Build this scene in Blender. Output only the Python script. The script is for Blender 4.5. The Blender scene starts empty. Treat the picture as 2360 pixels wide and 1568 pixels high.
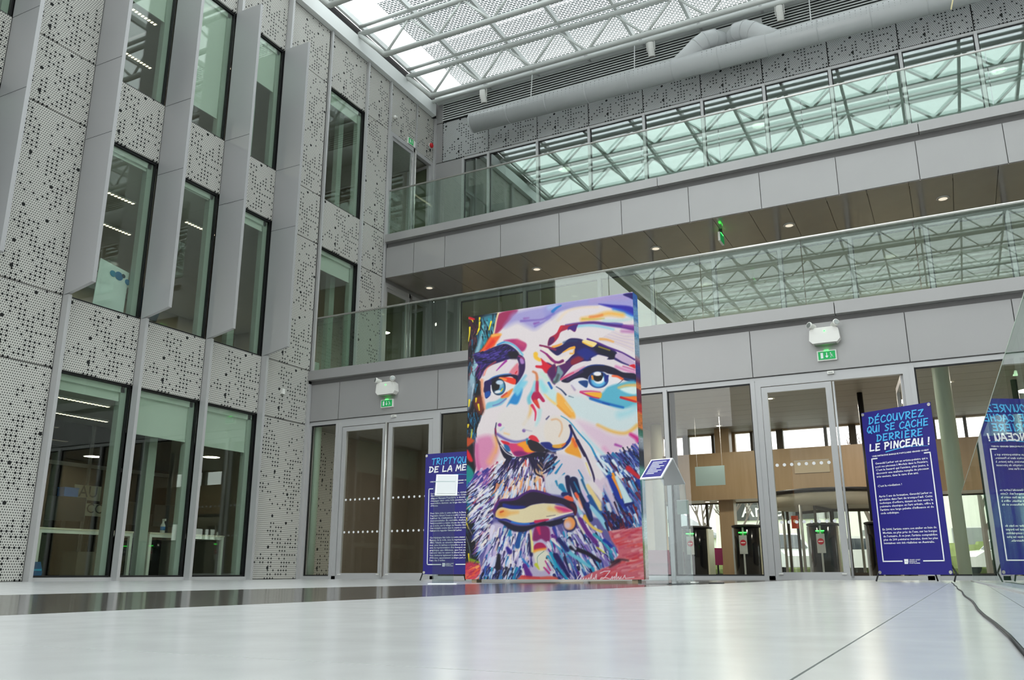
import bpy, math, random
import numpy as np
from mathutils import Vector, Matrix

# ------------------------------------------------------------------ camera
scene = bpy.context.scene
W_PX, H_PX, F_PX = 2360.0, 1568.0, 1978.4
CAM = np.array([11.10676, -12.70609, 0.09585])
YAW, PIT, ROL = -0.47164986, 0.26558542, -0.00165792
_fw = np.array([math.sin(YAW) * math.cos(PIT), math.cos(YAW) * math.cos(PIT), math.sin(PIT)])
_r = np.array([math.cos(YAW), -math.sin(YAW), 0.0])
_u = np.cross(_r, _fw)
_rt = math.cos(ROL) * _r + math.sin(ROL) * _u
_up = -math.sin(ROL) * _r + math.cos(ROL) * _u
cam_data = bpy.data.cameras.new('camera')
cam_data.sensor_fit = 'HORIZONTAL'
cam_data.sensor_width = 36.0
cam_data.lens = F_PX / W_PX * 36.0
cam_data.clip_start = 0.02
cam_data.clip_end = 400
cam = bpy.data.objects.new('camera', cam_data)
scene.collection.objects.link(cam)
cam.matrix_world = Matrix(((_rt[0], _up[0], -_fw[0], CAM[0]), (_rt[1], _up[1], -_fw[1], CAM[1]),
                           (_rt[2], _up[2], -_fw[2], CAM[2]), (0, 0, 0, 1)))
scene.camera = cam

# ------------------------------------------------------------------ overcast sky, exposure
world = bpy.data.worlds.new('overcast_sky')
scene.world = world
world.use_nodes = True
wn = world.node_tree
wn.nodes.clear()
w_out = wn.nodes.new('ShaderNodeOutputWorld')
w_bg = wn.nodes.new('ShaderNodeBackground')
w_bg.inputs['Color'].default_value = (0.965, 0.985, 1.0, 1)
w_bg.inputs['Strength'].default_value = 1.0
wn.links.new(w_bg.outputs[0], w_out.inputs[0])
scene.view_settings.view_transform = 'Standard'
scene.view_settings.look = 'None'
scene.view_settings.gamma = 1.0
scene.view_settings.use_curve_mapping = False
scene.view_settings.exposure = 1.72
scene.cycles.transparent_max_bounces = 24
scene.cycles.max_bounces = 10
scene.cycles.diffuse_bounces = 5
scene.cycles.glossy_bounces = 4
scene.cycles.sample_clamp_indirect = 6.0


# ------------------------------------------------------------------ helpers
def ray(px, py):
    return (px - W_PX / 2) / F_PX * _rt - (py - H_PX / 2) / F_PX * _up + _fw


def on_y(px, py, y):
    v = ray(px, py)
    return CAM + v * ((y - CAM[1]) / v[1])


def on_x(px, py, x):
    v = ray(px, py)
    return CAM + v * ((x - CAM[0]) / v[0])


def at_depth(px, py, d):
    v = ray(px, py)
    return CAM + v * (d / (v @ _fw))


def lin(h):
    h = h.lstrip('#')
    out = []
    for i in (0, 2, 4):
        c = int(h[i:i + 2], 16) / 255.0
        out.append(c / 12.92 if c <= 0.04045 else ((c + 0.055) / 1.055) ** 2.4)
    return (out[0], out[1], out[2], 1.0)


COL = scene.collection


class MB:
    """collects simple solids; build() links them as one mesh object"""

    def __init__(s):
        s.v = []
        s.f = []

    def add(s, vs, fs):
        o = len(s.v)
        s.v += [tuple(map(float, p)) for p in vs]
        s.f += [tuple(i + o for i in q) for q in fs]
        return s

    def box(s, x0, x1, y0, y1, z0, z1):
        return s.add([(x0, y0, z0), (x1, y0, z0), (x1, y1, z0), (x0, y1, z0), (x0, y0, z1), (x1, y0, z1), (x1, y1, z1), (x0, y1, z1)],
                     [(0, 3, 2, 1), (4, 5, 6, 7), (0, 1, 5, 4), (1, 2, 6, 5), (2, 3, 7, 6), (3, 0, 4, 7)])

    def prism(s, poly, d0, d1, axis='y'):
        """poly: 2-D outline (counter-clockwise); extruded along axis from d0 to d1"""
        n = len(poly)

        def P(a, b, d):
            return {'y': (a, d, b), 'x': (d, a, b), 'z': (a, b, d)}[axis]
        vs = [P(a, b, d0) for a, b in poly] + [P(a, b, d1) for a, b in poly]
        fs = [tuple(range(n)), tuple(range(2 * n - 1, n - 1, -1))]
        fs += [(i, i + n, (i + 1) % n + n, (i + 1) % n) for i in range(n)]
        return s.add(vs, fs)

    def tube(s, pts, r, n=8, caps=True, r2=None):
        pts = [np.array(p, float) for p in pts]
        m = len(pts)
        rings = []
        prev = None
        for i, p in enumerate(pts):
            t = pts[min(i + 1, m - 1)] - pts[max(i - 1, 0)]
            t = t / (np.linalg.norm(t) + 1e-12)
            if prev is None:
                a = np.array([0, 0, 1.0]) if abs(t[2]) < 0.9 else np.array([1.0, 0, 0])
            else:
                a = prev
            e1 = a - t * (a @ t)
            e1 /= np.linalg.norm(e1) + 1e-12
            prev = e1
            e2 = np.cross(t, e1)
            rr = r if r2 is None else r + (r2 - r) * i / max(m - 1, 1)
            if isinstance(rr, (list, tuple)):
                rr = rr[i]
            rings.append([p + rr * (math.cos(2 * math.pi * k / n) * e1 + math.sin(2 * math.pi * k / n) * e2) for k in range(n)])
        vs = [q for rg in rings for q in rg]
        fs = []
        for i in range(m - 1):
            for k in range(n):
                a, b = i * n + k, i * n + (k + 1) % n
                fs.append((a, b, b + n, a + n))
        if caps:
            fs.append(tuple(range(n - 1, -1, -1)))
            fs.append(tuple((m - 1) * n + k for k in range(n)))
        return s.add(vs, fs)

    def lathe(s, prof, c=(0, 0, 0), n=20, ax=1.0, ay=1.0):
        vs = []
        for r, z in prof:
            for k in range(n):
                t = 2 * math.pi * k / n
                vs.append((c[0] + r * ax * math.cos(t), c[1] + r * ay * math.sin(t), c[2] + z))
        fs = []
        for i in range(len(prof) - 1):
            for k in range(n):
                a, b = i * n + k, i * n + (k + 1) % n
                fs.append((a, b, b + n, a + n))
        fs.append(tuple(range(n - 1, -1, -1)))
        fs.append(tuple((len(prof) - 1) * n + k for k in range(n)))
        return s.add(vs, fs)

    def disc(s, c, r, axis='y', n=16, th=0.004):
        poly = [(r * math.cos(2 * math.pi * k / n), r * math.sin(2 * math.pi * k / n)) for k in range(n)]
        a = {'y': (c[0], c[2], c[1]), 'x': (c[1], c[2], c[0]), 'z': (c[0], c[1], c[2])}[axis]
        return s.prism([(p + a[0], q + a[1]) for p, q in poly], a[2], a[2] + th, axis)

    def xform(s, M, i0=0):
        M = Matrix(M)
        s.v[i0:] = [tuple(M @ Vector(p)) for p in s.v[i0:]]
        return s

    def mesh(s, name, mat=None, smooth=False):
        me = bpy.data.meshes.new(name)
        me.from_pydata(s.v, [], s.f)
        me.update()
        if mat:
            me.materials.append(mat)
        if smooth:
            for p in me.polygons:
                p.use_smooth = True
        return me

    def build(s, name, mat, parent=None, smooth=False, loc=None):
        return ob(name, s.mesh(name, mat, smooth), parent, loc)


def ob(name, me, parent=None, loc=None, rot=None):
    o = bpy.data.objects.new(name, me)
    COL.objects.link(o)
    if parent is not None:
        o.parent = parent
    if loc is not None:
        o.location = loc
    if rot is not None:
        o.rotation_euler = rot
    return o


def tag(o, label, cat, group=None, kind=None):
    o['label'] = label
    o['category'] = cat
    if group:
        o['group'] = group
    if kind:
        o['kind'] = kind
    return o


def thing(name, label, cat, loc=(0, 0, 0), rz=0.0, group=None):
    o = bpy.data.objects.new(name, None)
    COL.objects.link(o)
    o.empty_display_size = 0.2
    o.location = loc
    o.rotation_euler = (0, 0, rz)
    return tag(o, label, cat, group)


def struct(name, label, cat='structure'):
    o = bpy.data.objects.new(name, None)
    COL.objects.link(o)
    return tag(o, label, cat, kind='structure')


def copy_tree(o, parent=None):
    c = o.copy()
    COL.objects.link(c)
    c.parent = parent
    for ch in list(o.children):
        copy_tree(ch, c)
    return c


def BX(x0, x1, y0, y1, z0, z1, name, mat, parent=None):
    return MB().box(x0, x1, y0, y1, z0, z1).build(name, mat, parent)


# ------------------------------------------------------------------ materials (all node based)
class NT:
    def __init__(s, name):
        s.m = bpy.data.materials.new(name)
        s.m.use_nodes = True
        s.t = s.m.node_tree
        s.t.nodes.clear()
        s.out = s.t.nodes.new('ShaderNodeOutputMaterial')

    def n(s, kind, **kw):
        nd = s.t.nodes.new(kind)
        for k, v in kw.items():
            setattr(nd, k, v)
        return nd

    def set(s, sock, val):
        if isinstance(val, bpy.types.NodeSocket):
            s.t.links.new(val, sock)
        else:
            sock.default_value = val

    def math(s, op, a, b=None, c=None, clamp=False):
        nd = s.n('ShaderNodeMath', operation=op, use_clamp=clamp)
        s.set(nd.inputs[0], a)
        if b is not None:
            s.set(nd.inputs[1], b)
        if c is not None:
            s.set(nd.inputs[2], c)
        return nd.outputs[0]

    def mixc(s, fac, a, b):
        nd = s.n('ShaderNodeMix', data_type='RGBA')
        s.set(nd.inputs[0], fac)
        s.set(nd.inputs[6], a)
        s.set(nd.inputs[7], b)
        return nd.outputs[2]

    def bsdf(s, color, rough=0.5, metal=0.0, spec=0.5, emit=None, estr=0.0, coat=0.0, normal=None):
        b = s.n('ShaderNodeBsdfPrincipled')
        s.set(b.inputs['Base Color'], color)
        s.set(b.inputs['Roughness'], rough)
        s.set(b.inputs['Metallic'], metal)
        s.set(b.inputs['Specular IOR Level'], spec)
        s.set(b.inputs['Coat Weight'], coat)
        if emit is not None:
            s.set(b.inputs['Emission Color'], emit)
            s.set(b.inputs['Emission Strength'], estr)
        if normal is not None:
            s.set(b.inputs['Normal'], normal)
        s.t.links.new(b.outputs[0], s.out.inputs[0])
        return b


MATS = {}


def mat(name, hexc, rough=0.5, metal=0.0, spec=0.5, var=0.06, scale=3.0, emit=None, estr=0.0, coat=0.0, bump=0.0):
    if name in MATS:
        return MATS[name]
    t = NT(name)
    c = lin(hexc)
    tc = t.n('ShaderNodeTexCoord')
    nz = t.n('ShaderNodeTexNoise')
    t.set(nz.inputs['Vector'], tc.outputs['Object'])
    t.set(nz.inputs['Scale'], scale)
    t.set(nz.inputs['Detail'], 3.0)
    lo = tuple(max(0.0, x * (1 - var)) for x in c[:3]) + (1,)
    hi = tuple(min(1.0, x * (1 + var)) for x in c[:3]) + (1,)
    col = t.mixc(nz.outputs['Fac'], lo, hi)
    nrm = None
    if bump:
        bp = t.n('ShaderNodeBump')
        t.set(bp.inputs['Strength'], bump)
        t.set(bp.inputs['Height'], nz.outputs['Fac'])
        nrm = bp.outputs[0]
    t.bsdf(col, rough, metal, spec, None if emit is None else lin(emit), estr, coat, nrm)
    MATS[name] = t.m
    return t.m


def glass(name, tint, f0=0.05, rough=0.0, power=5.0, refl=(1, 1, 1, 1)):
    """thin clear sheet: straight transmission plus a Schlick mirror reflection"""
    t = NT(name)
    geo = t.n('ShaderNodeNewGeometry')
    dp = t.n('ShaderNodeVectorMath', operation='DOT_PRODUCT')
    t.set(dp.inputs[0], geo.outputs['Incoming'])
    t.set(dp.inputs[1], geo.outputs['Normal'])
    cs = t.math('ABSOLUTE', dp.outputs['Value'])
    k = t.math('POWER', t.math('SUBTRACT', 1.0, cs, clamp=True), power)
    fac = t.math('MULTIPLY_ADD', k, 1.0 - f0, f0, clamp=True)
    tr = t.n('ShaderNodeBsdfTransparent')
    t.set(tr.inputs[0], lin(tint))
    gl = t.n('ShaderNodeBsdfGlossy')
    t.set(gl.inputs['Color'], refl)
    t.set(gl.inputs['Roughness'], rough)
    mx = t.n('ShaderNodeMixShader')
    t.set(mx.inputs[0], fac)
    t.t.links.new(tr.outputs[0], mx.inputs[1])
    t.t.links.new(gl.outputs[0], mx.inputs[2])
    t.t.links.new(mx.outputs[0], t.out.inputs[0])
    MATS[name] = t.m
    return t.m


def emission(name, hexc, strength):
    t = NT(name)
    e = t.n('ShaderNodeEmission')
    e.inputs[0].default_value = lin(hexc)
    e.inputs[1].default_value = strength
    t.t.links.new(e.outputs[0], t.out.inputs[0])
    MATS[name] = t.m
    return t.m


def perforated(name, axes, hexc, pitch=0.0345, thr=0.0):
    """perforated sheet: fine staggered holes, clustered larger holes, a few big ones"""
    t = NT(name)
    tc = t.n('ShaderNodeTexCoord')
    sp = t.n('ShaderNodeSeparateXYZ')
    t.set(sp.inputs[0], tc.outputs['Object'])
    u, v = sp.outputs[axes[0]], sp.outputs[axes[1]]
    U = t.math('DIVIDE', u, pitch)
    V = t.math('DIVIDE', v, pitch)
    row = t.math('FLOOR', V)
    off = t.math('MULTIPLY', t.math('FLOORED_MODULO', row, 2.0), 0.5)
    fu = t.math('SUBTRACT', t.math('FRACT', t.math('ADD', U, off)), 0.5)
    fv = t.math('SUBTRACT', t.math('FRACT', V), 0.5)
    d1 = t.math('ADD', t.math('MULTIPLY', fu, fu), t.math('MULTIPLY', fv, fv))
    small = t.math('LESS_THAN', d1, 0.235 ** 2)
    # larger holes on every second hole of every second row
    LU = t.math('DIVIDE', t.math('SUBTRACT', U, 0.5), 2.0)
    LV = t.math('DIVIDE', t.math('SUBTRACT', V, 0.5), 2.0)
    kU, kV = t.math('ROUND', LU), t.math('ROUND', LV)
    dU = t.math('MULTIPLY', t.math('SUBTRACT', LU, kU), 2.0)
    dV = t.math('MULTIPLY', t.math('SUBTRACT', LV, kV), 2.0)
    d2 = t.math('ADD', t.math('MULTIPLY', dU, dU), t.math('MULTIPLY', dV, dV))
    cb = t.n('ShaderNodeCombineXYZ')
    t.set(cb.inputs[0], kU)
    t.set(cb.inputs[1], kV)
    wn_ = t.n('ShaderNodeTexWhiteNoise', noise_dimensions='2D')
    t.set(wn_.inputs['Vector'], cb.outputs[0])
    nz = t.n('ShaderNodeTexNoise', noise_dimensions='2D')
    t.set(nz.inputs['Vector'], cb.outputs[0])
    t.set(nz.inputs['Scale'], 0.17)
    t.set(nz.inputs['Detail'], 1.0)
    dens = t.math('MULTIPLY', t.math('SUBTRACT', nz.outputs['Fac'], 0.375 - thr), 4.6, clamp=True)
    pick = t.math('LESS_THAN', wn_.outputs['Value'], t.math('MULTIPLY', dens, 0.70))
    large = t.math('MULTIPLY', pick, t.math('LESS_THAN', d2, 0.50 ** 2))
    # sparse big holes
    BU, BV = t.math('DIVIDE', U, 11.0), t.math('DIVIDE', V, 13.0)
    bu, bv = t.math('FLOOR', BU), t.math('FLOOR', BV)
    cb2 = t.n('ShaderNodeCombineXYZ')
    t.set(cb2.inputs[0], bu)
    t.set(cb2.inputs[1], bv)
    t.set(cb2.inputs[2], 3.0)
    wb = t.n('ShaderNodeTexWhiteNoise', noise_dimensions='3D')
    t.set(wb.inputs['Vector'], cb2.outputs[0])
    sc = t.n('ShaderNodeSeparateColor')
    t.set(sc.inputs[0], wb.outputs['Color'])
    pu = t.math('MULTIPLY', t.math('SUBTRACT', t.math('SUBTRACT', BU, bu), t.math('MULTIPLY_ADD', sc.outputs[0], 0.6, 0.2)), 11.0)
    pv = t.math('MULTIPLY', t.math('SUBTRACT', t.math('SUBTRACT', BV, bv), t.math('MULTIPLY_ADD', sc.outputs[1], 0.6, 0.2)), 13.0)
    d3 = t.math('ADD', t.math('MULTIPLY', pu, pu), t.math('MULTIPLY', pv, pv))
    big = t.math('MULTIPLY', t.math('LESS_THAN', wb.outputs['Value'], 0.3), t.math('LESS_THAN', d3, 0.80 ** 2))
    hole = t.math('MAXIMUM', t.math('MAXIMUM', small, large), big)
    col = t.mixc(hole, lin(hexc), (0.012, 0.012, 0.012, 1))
    t.bsdf(col, t.math('MULTIPLY_ADD', hole, 0.4, 0.5), 0.0, 0.4)
    MATS[name] = t.m
    return t.m


def grating(name):
    """sun-shading grating: opaque slats in brick bond, open gaps between"""
    t = NT(name)
    tc = t.n('ShaderNodeTexCoord')
    br = t.n('ShaderNodeTexBrick', offset=0.5)
    t.set(br.inputs['Vector'], tc.outputs['Object'])
    t.set(br.inputs['Scale'], 1.0)
    t.set(br.inputs['Mortar Size'], 0.009)
    t.set(br.inputs['Mortar Smooth'], 0.0)
    t.set(br.inputs['Brick Width'], 0.115)
    t.set(br.inputs['Row Height'], 0.06)
    d = t.n('ShaderNodeBsdfDiffuse')
    t.set(d.inputs[0], lin('#c2c4c6'))
    tl = t.n('ShaderNodeBsdfTranslucent')
    t.set(tl.inputs[0], lin('#55585a'))
    m0 = t.n('ShaderNodeMixShader')
    t.set(m0.inputs[0], 0.35)
    t.t.links.new(d.outputs[0], m0.inputs[1])
    t.t.links.new(tl.outputs[0], m0.inputs[2])
    tr = t.n('ShaderNodeBsdfTransparent')
    mx = t.n('ShaderNodeMixShader')
    t.set(mx.inputs[0], br.outputs['Fac'])
    t.t.links.new(m0.outputs[0], mx.inputs[1])
    t.t.links.new(tr.outputs[0], mx.inputs[2])
    t.t.links.new(mx.outputs[0], t.out.inputs[0])
    MATS[name] = t.m
    return t.m


def wood(name, a, b):
    t = NT(name)
    tc = t.n('ShaderNodeTexCoord')
    mp = t.n('ShaderNodeMapping')
    t.set(mp.inputs['Vector'], tc.outputs['Object'])
    mp.inputs['Scale'].default_value = (6, 6, 0.5)
    nz = t.n('ShaderNodeTexNoise')
    t.set(nz.inputs['Vector'], mp.outputs[0])
    t.set(nz.inputs['Scale'], 2.5)
    t.set(nz.inputs['Detail'], 5.0)
    t.bsdf(t.mixc(nz.outputs['Fac'], lin(a), lin(b)), 0.4)
    MATS[name] = t.m
    return t.m


def stone_floor(name):
    t = NT(name)
    tc = t.n('ShaderNodeTexCoord')
    nz = t.n('ShaderNodeTexNoise')
    t.set(nz.inputs['Vector'], tc.outputs['Object'])
    t.set(nz.inputs['Scale'], 2.2)
    t.set(nz.inputs['Detail'], 6.0)
    col = t.mixc(nz.outputs['Fac'], lin('#bcbcbc'), lin('#cbcbca'))
    n2 = t.n('ShaderNodeTexNoise')
    t.set(n2.inputs['Vector'], tc.outputs['Object'])
    t.set(n2.inputs['Scale'], 9.0)
    rg = t.math('MULTIPLY_ADD', n2.outputs['Fac'], 0.08, 0.17)
    t.bsdf(col, rg, 0.0, 0.5)
    MATS[name] = t.m
    return t.m


M_perf_yz = perforated('perforated_sheet_side', (1, 2), '#c6c4bd')
M_perf_xz = perforated('perforated_sheet_front', (0, 2), '#bdbebe', thr=0.03)
M_clad = mat('satin_cladding', '#a6a4a3', 0.38, 0.25, 0.5, 0.05, 1.2)
M_soffit = mat('soffit_metal', '#a59e96', 0.16, 0.45, 0.5, 0.10, 1.6)
M_post = mat('aluminium_post', '#bdbcbc', 0.42, 0.2, 0.5, 0.03)
M_fin = mat('fin_sheet', '#b2b1b2', 0.4, 0.15, 0.5, 0.05, 0.8)
M_white_steel = mat('white_steel', '#dcdedc', 0.4, 0.0, 0.5, 0.03)
M_tube = mat('roof_tube_paint', '#c9ccc8', 0.35, 0.1, 0.5, 0.03)
M_black = mat('black_gasket', '#101012', 0.5)
M_dark = mat('dark_gap', '#1a1a1b', 0.8)
M_duct = mat('duct_paint', '#c6c8c8', 0.33, 0.0, 0.5, 0.03)
M_duct_dot = mat('duct_hole', '#55585a', 0.7)
M_floor = stone_floor('polished_stone')
M_strip = mat('dark_stone', '#57534f', 0.12, 0.0, 0.5, 0.15, 6.0)
M_joint = mat('stone_joint', '#a3a29f', 0.7)
M_glass_win = glass('office_glass', '#f0f6f1', 0.06, refl=(0.97, 1.0, 0.98, 1))
M_glass_gnd = glass('ground_glass', '#f6f8f5', 0.03)
M_glass_l1 = glass('gallery_glass', '#f1f4ee', 0.05)
M_glass_l2 = glass('upper_glass', '#e3ecea', 0.17, refl=(0.97, 0.99, 1.0, 1))
M_glass_rail = glass('balustrade_glass', '#eaf4ee', 0.075, refl=(0.97, 1.0, 0.97, 1))
M_glass_guard = glass('guard_glass', '#dcece3', 0.04)
M_glass_roof = glass('roof_glass', '#f4f8f8', 0.03)
M_acrylic = glass('acrylic', '#e9f0f0', 0.06)
M_steel_rail = mat('handrail_steel', '#d2cfca', 0.25, 0.6, 0.5, 0.02)
M_blind = mat('roller_blind', '#d3d9d0', 0.8, 0.0, 0.2, 0.03)
M_office_wall = mat('office_wall', '#a8a494', 0.8)
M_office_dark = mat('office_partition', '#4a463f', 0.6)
M_office_ceil = mat('office_ceiling', '#c8c9bf', 0.8)
M_carpet = mat('carpet', '#45423f', 0.95, bump=0.1, scale=60)
M_beige = mat('beige_wall', '#b3a48c', 0.7)
M_brown = mat('corridor_wall', '#84796b', 0.7)
M_wood = wood('light_oak', '#97805f', '#ab9477')
M_lobby_ceil = mat('ceiling_plank', '#8b8982', 0.5, 0.1)
M_lobby_floor = mat('lobby_floor', '#b3ada2', 0.25)
M_grating = grating('shade_grating')
M_light = emission('lamp_white', '#fff1d8', 3.0)
M_strip_light = emission('strip_light', '#fff0d2', 0.8)
M_green_led = emission('green_led', '#35ff4a', 2.2)
M_green_sign = mat('sign_green', '#0a9a4e', 0.5, emit='#0a9a4e', estr=0.12)
M_white_pl = mat('white_plastic', '#eceae4', 0.4, 0, 0.5, 0.02)
M_white_print = mat('white_print', '#f4f4f6', 0.6, 0, 0.3, 0.01)
M_cyan_print = mat('cyan_print', '#4fb4ec', 0.6, 0, 0.3, 0.01)
M_navy = mat('navy_banner', '#211b7c', 0.42, 0, 0.4, 0.05)
M_black_pl = mat('black_plastic', '#141416', 0.45)
M_red = mat('red_plastic', '#d01420', 0.35)


# ------------------------------------------------------------------ floor
M_backing = mat('grey_backing', '#6f6d6c', 0.6)
XR, YN = 22.0, -38.0                     # extent of the hall to the right / behind the camera
YF, Y2, YB = 0.28, 2.55, 4.60            # ground facade, upper gallery front, back wall
floor = BX(-0.05, XR, YN, YF + 0.1, -0.30, -0.012, 'floor', M_joint)
tag(floor, 'pale polished stone floor of the atrium with thin joints', 'floor', kind='structure')
tile_me = {}


def tile(x0, x1, y0, y1, m, name='tile'):
    g = 0.0015
    k = (round(x1 - x0, 3), round(y1 - y0, 3), m.name)
    if k not in tile_me:
        tile_me[k] = MB().box(g, x1 - x0 - g, g, y1 - y0 - g, -0.012, 0.0).mesh('tile', m)
    ob(name, tile_me[k], floor, (x0, y0, 0))


yrows = [-20.0 + 2.028 * i for i in range(10)] + [YF]
BX(-0.05, XR, YN, -20.0, -0.012, 0.0, 'far_paving', M_floor, floor)
for j in range(10):
    for i in range(5):
        tile(1.4 * i, 1.4 * (i + 1), yrows[j], yrows[j + 1], M_floor)
    tile(7.0, 9.03, yrows[j], yrows[j + 1], M_strip, 'dark_tile')
    tile(9.03, 10.95, yrows[j], yrows[j + 1], M_floor)
    tile(10.95, 11.24, yrows[j], yrows[j + 1], M_floor)
    tile(11.24, XR, yrows[j], yrows[j + 1], M_floor)

# ------------------------------------------------------------------ left wall
wall_left = struct('wall_left', 'tall left wall of perforated grey metal panels with vertical fins', 'wall')
POSTS = [-9.227, -7.874, -6.521, -5.168, -3.815, -2.461, -1.109]
Z = [0.0, 2.90, 3.976, 6.665, 7.735, 10.41, 11.72]      # storey joints of the left wall
core = MB()
perf_me = {}


def perf_left(y0, y1, z0, z1):
    g = 0.008
    k = ('L', round(y1 - y0, 2), round(z1 - z0, 2))
    if k not in perf_me:
        perf_me[k] = MB().box(-0.03, 0, g, y1 - y0 - g, g, z1 - z0 - g).mesh('perforated_panel', M_perf_yz)
    ob('perforated_panel', perf_me[k], wall_left, (0, y0, z0))
    core.box(-0.22, -0.034, y0 - 0.03, y1 + 0.03, z0, z1)


win_no = [0]


def blind_mb(y0, y1, zt, zb, x=-0.13):
    m = MB().box(x - 0.004, x + 0.004, y0 + 0.03, y1 - 0.09, zb, zt)
    m.box(x - 0.012, x + 0.012, y0 + 0.03, y1 - 0.09, zb - 0.025, zb)
    m.box(x - 0.04, x + 0.04, y0 + 0.03, y1 - 0.06, zt - 0.10, zt)
    return m


def win_left(y0, y1, z0, z1, blind=None):
    win_no[0] += 1
    w = struct('window_%d' % win_no[0], 'tall office window in the perforated left wall', 'window')
    fr = MB()
    b = 0.028
    for q in ((y0, y0 + b, z0, z1), (y1 - b, y1, z0, z1), (y0 + b, y1 - b, z0, z0 + b), (y0 + b, y1 - b, z1 - b, z1)):
        fr.box(-0.09, -0.035, q[0], q[1], q[2], q[3])
    fr.build('frame', M_black, w)
    BX(-0.20, -0.09, y1 - 0.13, y1 - 0.02, z0, z1, 'reveal', M_green_rev, w)
    BX(-0.075, -0.06, y0 + b, y1 - b, z0 + b, z1 - b, 'pane', M_glass_win, w)
    if blind is not None:
        blind_mb(y0, y1, z1 - 0.02, blind).build('blind', M_blind, w)
    return w


M_green_rev = mat('painted_reveal', '#a7b0a6', 0.6)
post_me = {}


def post(y, z0, z1, d=0.13, w=0.055):
    k = (round(z1 - z0, 3), d, w)
    if k not in post_me:
        post_me[k] = MB().box(0, d, 0, w, 0, z1 - z0).mesh('post', M_post)
    ob('post', post_me[k], wall_left, (0, y, z0))


FIN_Z0, FIN_Z1, FIN_D = Z[2], 10.44, 0.60
fin_mb = MB().prism([(0, FIN_Z0), (FIN_D, FIN_Z0 + 0.12), (FIN_D, FIN_Z1), (0, FIN_Z1)], 0, 0.06, 'y')
fin_me = fin_mb.mesh('fin', M_fin)
seam_me = MB().box(0.002, FIN_D - 0.004, -0.0012, 0, 0, 0.006).mesh('fin_seam', M_dark)
for y in POSTS:
    post(y, 0.0, FIN_Z0)
    post(y, FIN_Z1, Z[6])
    f = ob('fin', fin_me, wall_left, (0, y, 0))
    for zz in (6.45, 7.72):
        ob('fin_seam', seam_me, f, (0, 0, zz))

BL0 = {0: 2.67, 1: 2.22, 2: 2.21}
BL1 = {0: 6.52, 1: 6.55, 2: 6.45}
BL2 = {0: 9.35, 1: 8.17, 2: 9.45}
for i in range(len(POSTS)):
    y0 = POSTS[i] + 0.055
    y1 = POSTS[i + 1] if i + 1 < len(POSTS) else 0.25
    last = i + 1 == len(POSTS)
    if last or i in (0, 2):                      # solid perforated bays
        for k in range(6):
            perf_left(y0, y1, Z[k], Z[k + 1])
    else:
        j = i - 3
        win_left(y0, y1, Z[0] + 0.05, Z[1], BL0.get(j, 2.4))
        perf_left(y0, y1, Z[1], Z[2])
        win_left(y0, y1, Z[2], Z[3], BL1.get(j, 6.4))
        perf_left(y0, y1, Z[3], Z[4])
        win_left(y0, y1, Z[4], Z[5], BL2.get(j, 9.6))
        perf_left(y0, y1, Z[5], Z[6])
        BX(-0.2, 0.03, y0, y1, 0.0, 0.05, 'sill', M_post, wall_left)
post(0.20, 0.0, 3.70, 0.05, 0.075)
# set-back part of the left wall beside the galleries
post(0.255, Z[2], Z[6], 0.06, 0.05)
win_left(0.305, 1.60, Z[2], Z[3], 6.24)
perf_left(0.305, 1.60, Z[3], Z[4])
win_left(0.305, 1.60, Z[4], Z[5], 10.11)
perf_left(0.305, 1.60, Z[5], Z[6])
post(1.60, Z[2], Z[6], 0.06, 0.055)
for k in (2, 3, 4, 5):
    perf_left(1.655, 2.52, Z[k], Z[k + 1])
post(2.52, Z[2], Z[6], 0.06, 0.05)
perf_left(2.57, 3.70, 10.44, Z[6])
post(3.70, 10.44, Z[6], 0.03, 0.04)
perf_left(3.74, 4.53, 10.44, Z[6])
post(4.53, Z[2], Z[6], 0.06, 0.07)
core.box(-0.22, -0.034, 2.50, 4.6, 6.62, 7.62)
BX(-0.03, 0.0, 2.57, 4.6, 6.56, 7.66, 'cladding_panel', M_clad, wall_left)
core.box(-0.22, -0.034, 0.2, 4.6, 2.9, 3.97)
core.box(-0.30, -0.004, YN, 4.75, 11.725, 12.4)
core.box(-0.30, -0.01, 4.601, 4.75, 3.98, 11.72)
core.build('wall_core', M_dark, wall_left)
perf_me_c = MB().box(-0.03, 0, 0, 1.10, 0, 2.88).mesh('perforated_panel', M_perf_yz)
ob('perforated_panel', perf_me_c, wall_left, (-0.20, 0.55, 0.0))

# ------------------------------------------------------------------ eaves beam along the left wall
beam = MB().prism([(0, 11.72), (0.12, 11.74), (0.12, 12.08), (0.0, 12.08)], YN, 4.45, 'y')
tag(beam.build('trim_1', M_white_steel), 'white steel eaves beam running along the top of the left wall', 'beam', kind='structure')

# ------------------------------------------------------------------ offices behind the left wall
OX = -6.5
for lv, (zf, zc, ym) in enumerate(((0.0, 2.88, 0.20), (3.90, 6.64, 4.6), (7.64, 10.40, 4.6))):
    nm = ('ground', 'first', 'second')[lv]
    tag(BX(OX, -0.22, -12, ym, zf - 0.25, zf - 0.002, 'floor', M_carpet), 'dark carpet floor of the %s storey offices' % nm, 'floor', kind='structure')
    tag(BX(OX, -0.22, -12, ym, zc, zc + 0.3, 'ceiling', M_office_ceil), 'pale suspended ceiling of the %s storey offices' % nm, 'ceiling', kind='structure')
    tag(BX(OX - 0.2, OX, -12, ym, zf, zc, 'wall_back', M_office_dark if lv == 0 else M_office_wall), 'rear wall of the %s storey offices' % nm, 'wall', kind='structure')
    tag(BX(OX, -0.22, ym, ym + 0.15, zf, zc, 'wall_right', M_office_wall), 'end wall of the %s storey offices' % nm, 'wall', kind='structure')
    tag(BX(OX, -0.22, -12.15, -12, zf, zc, 'wall_left', M_office_wall), 'near end wall of the %s storey offices' % nm, 'wall', kind='structure')

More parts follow.
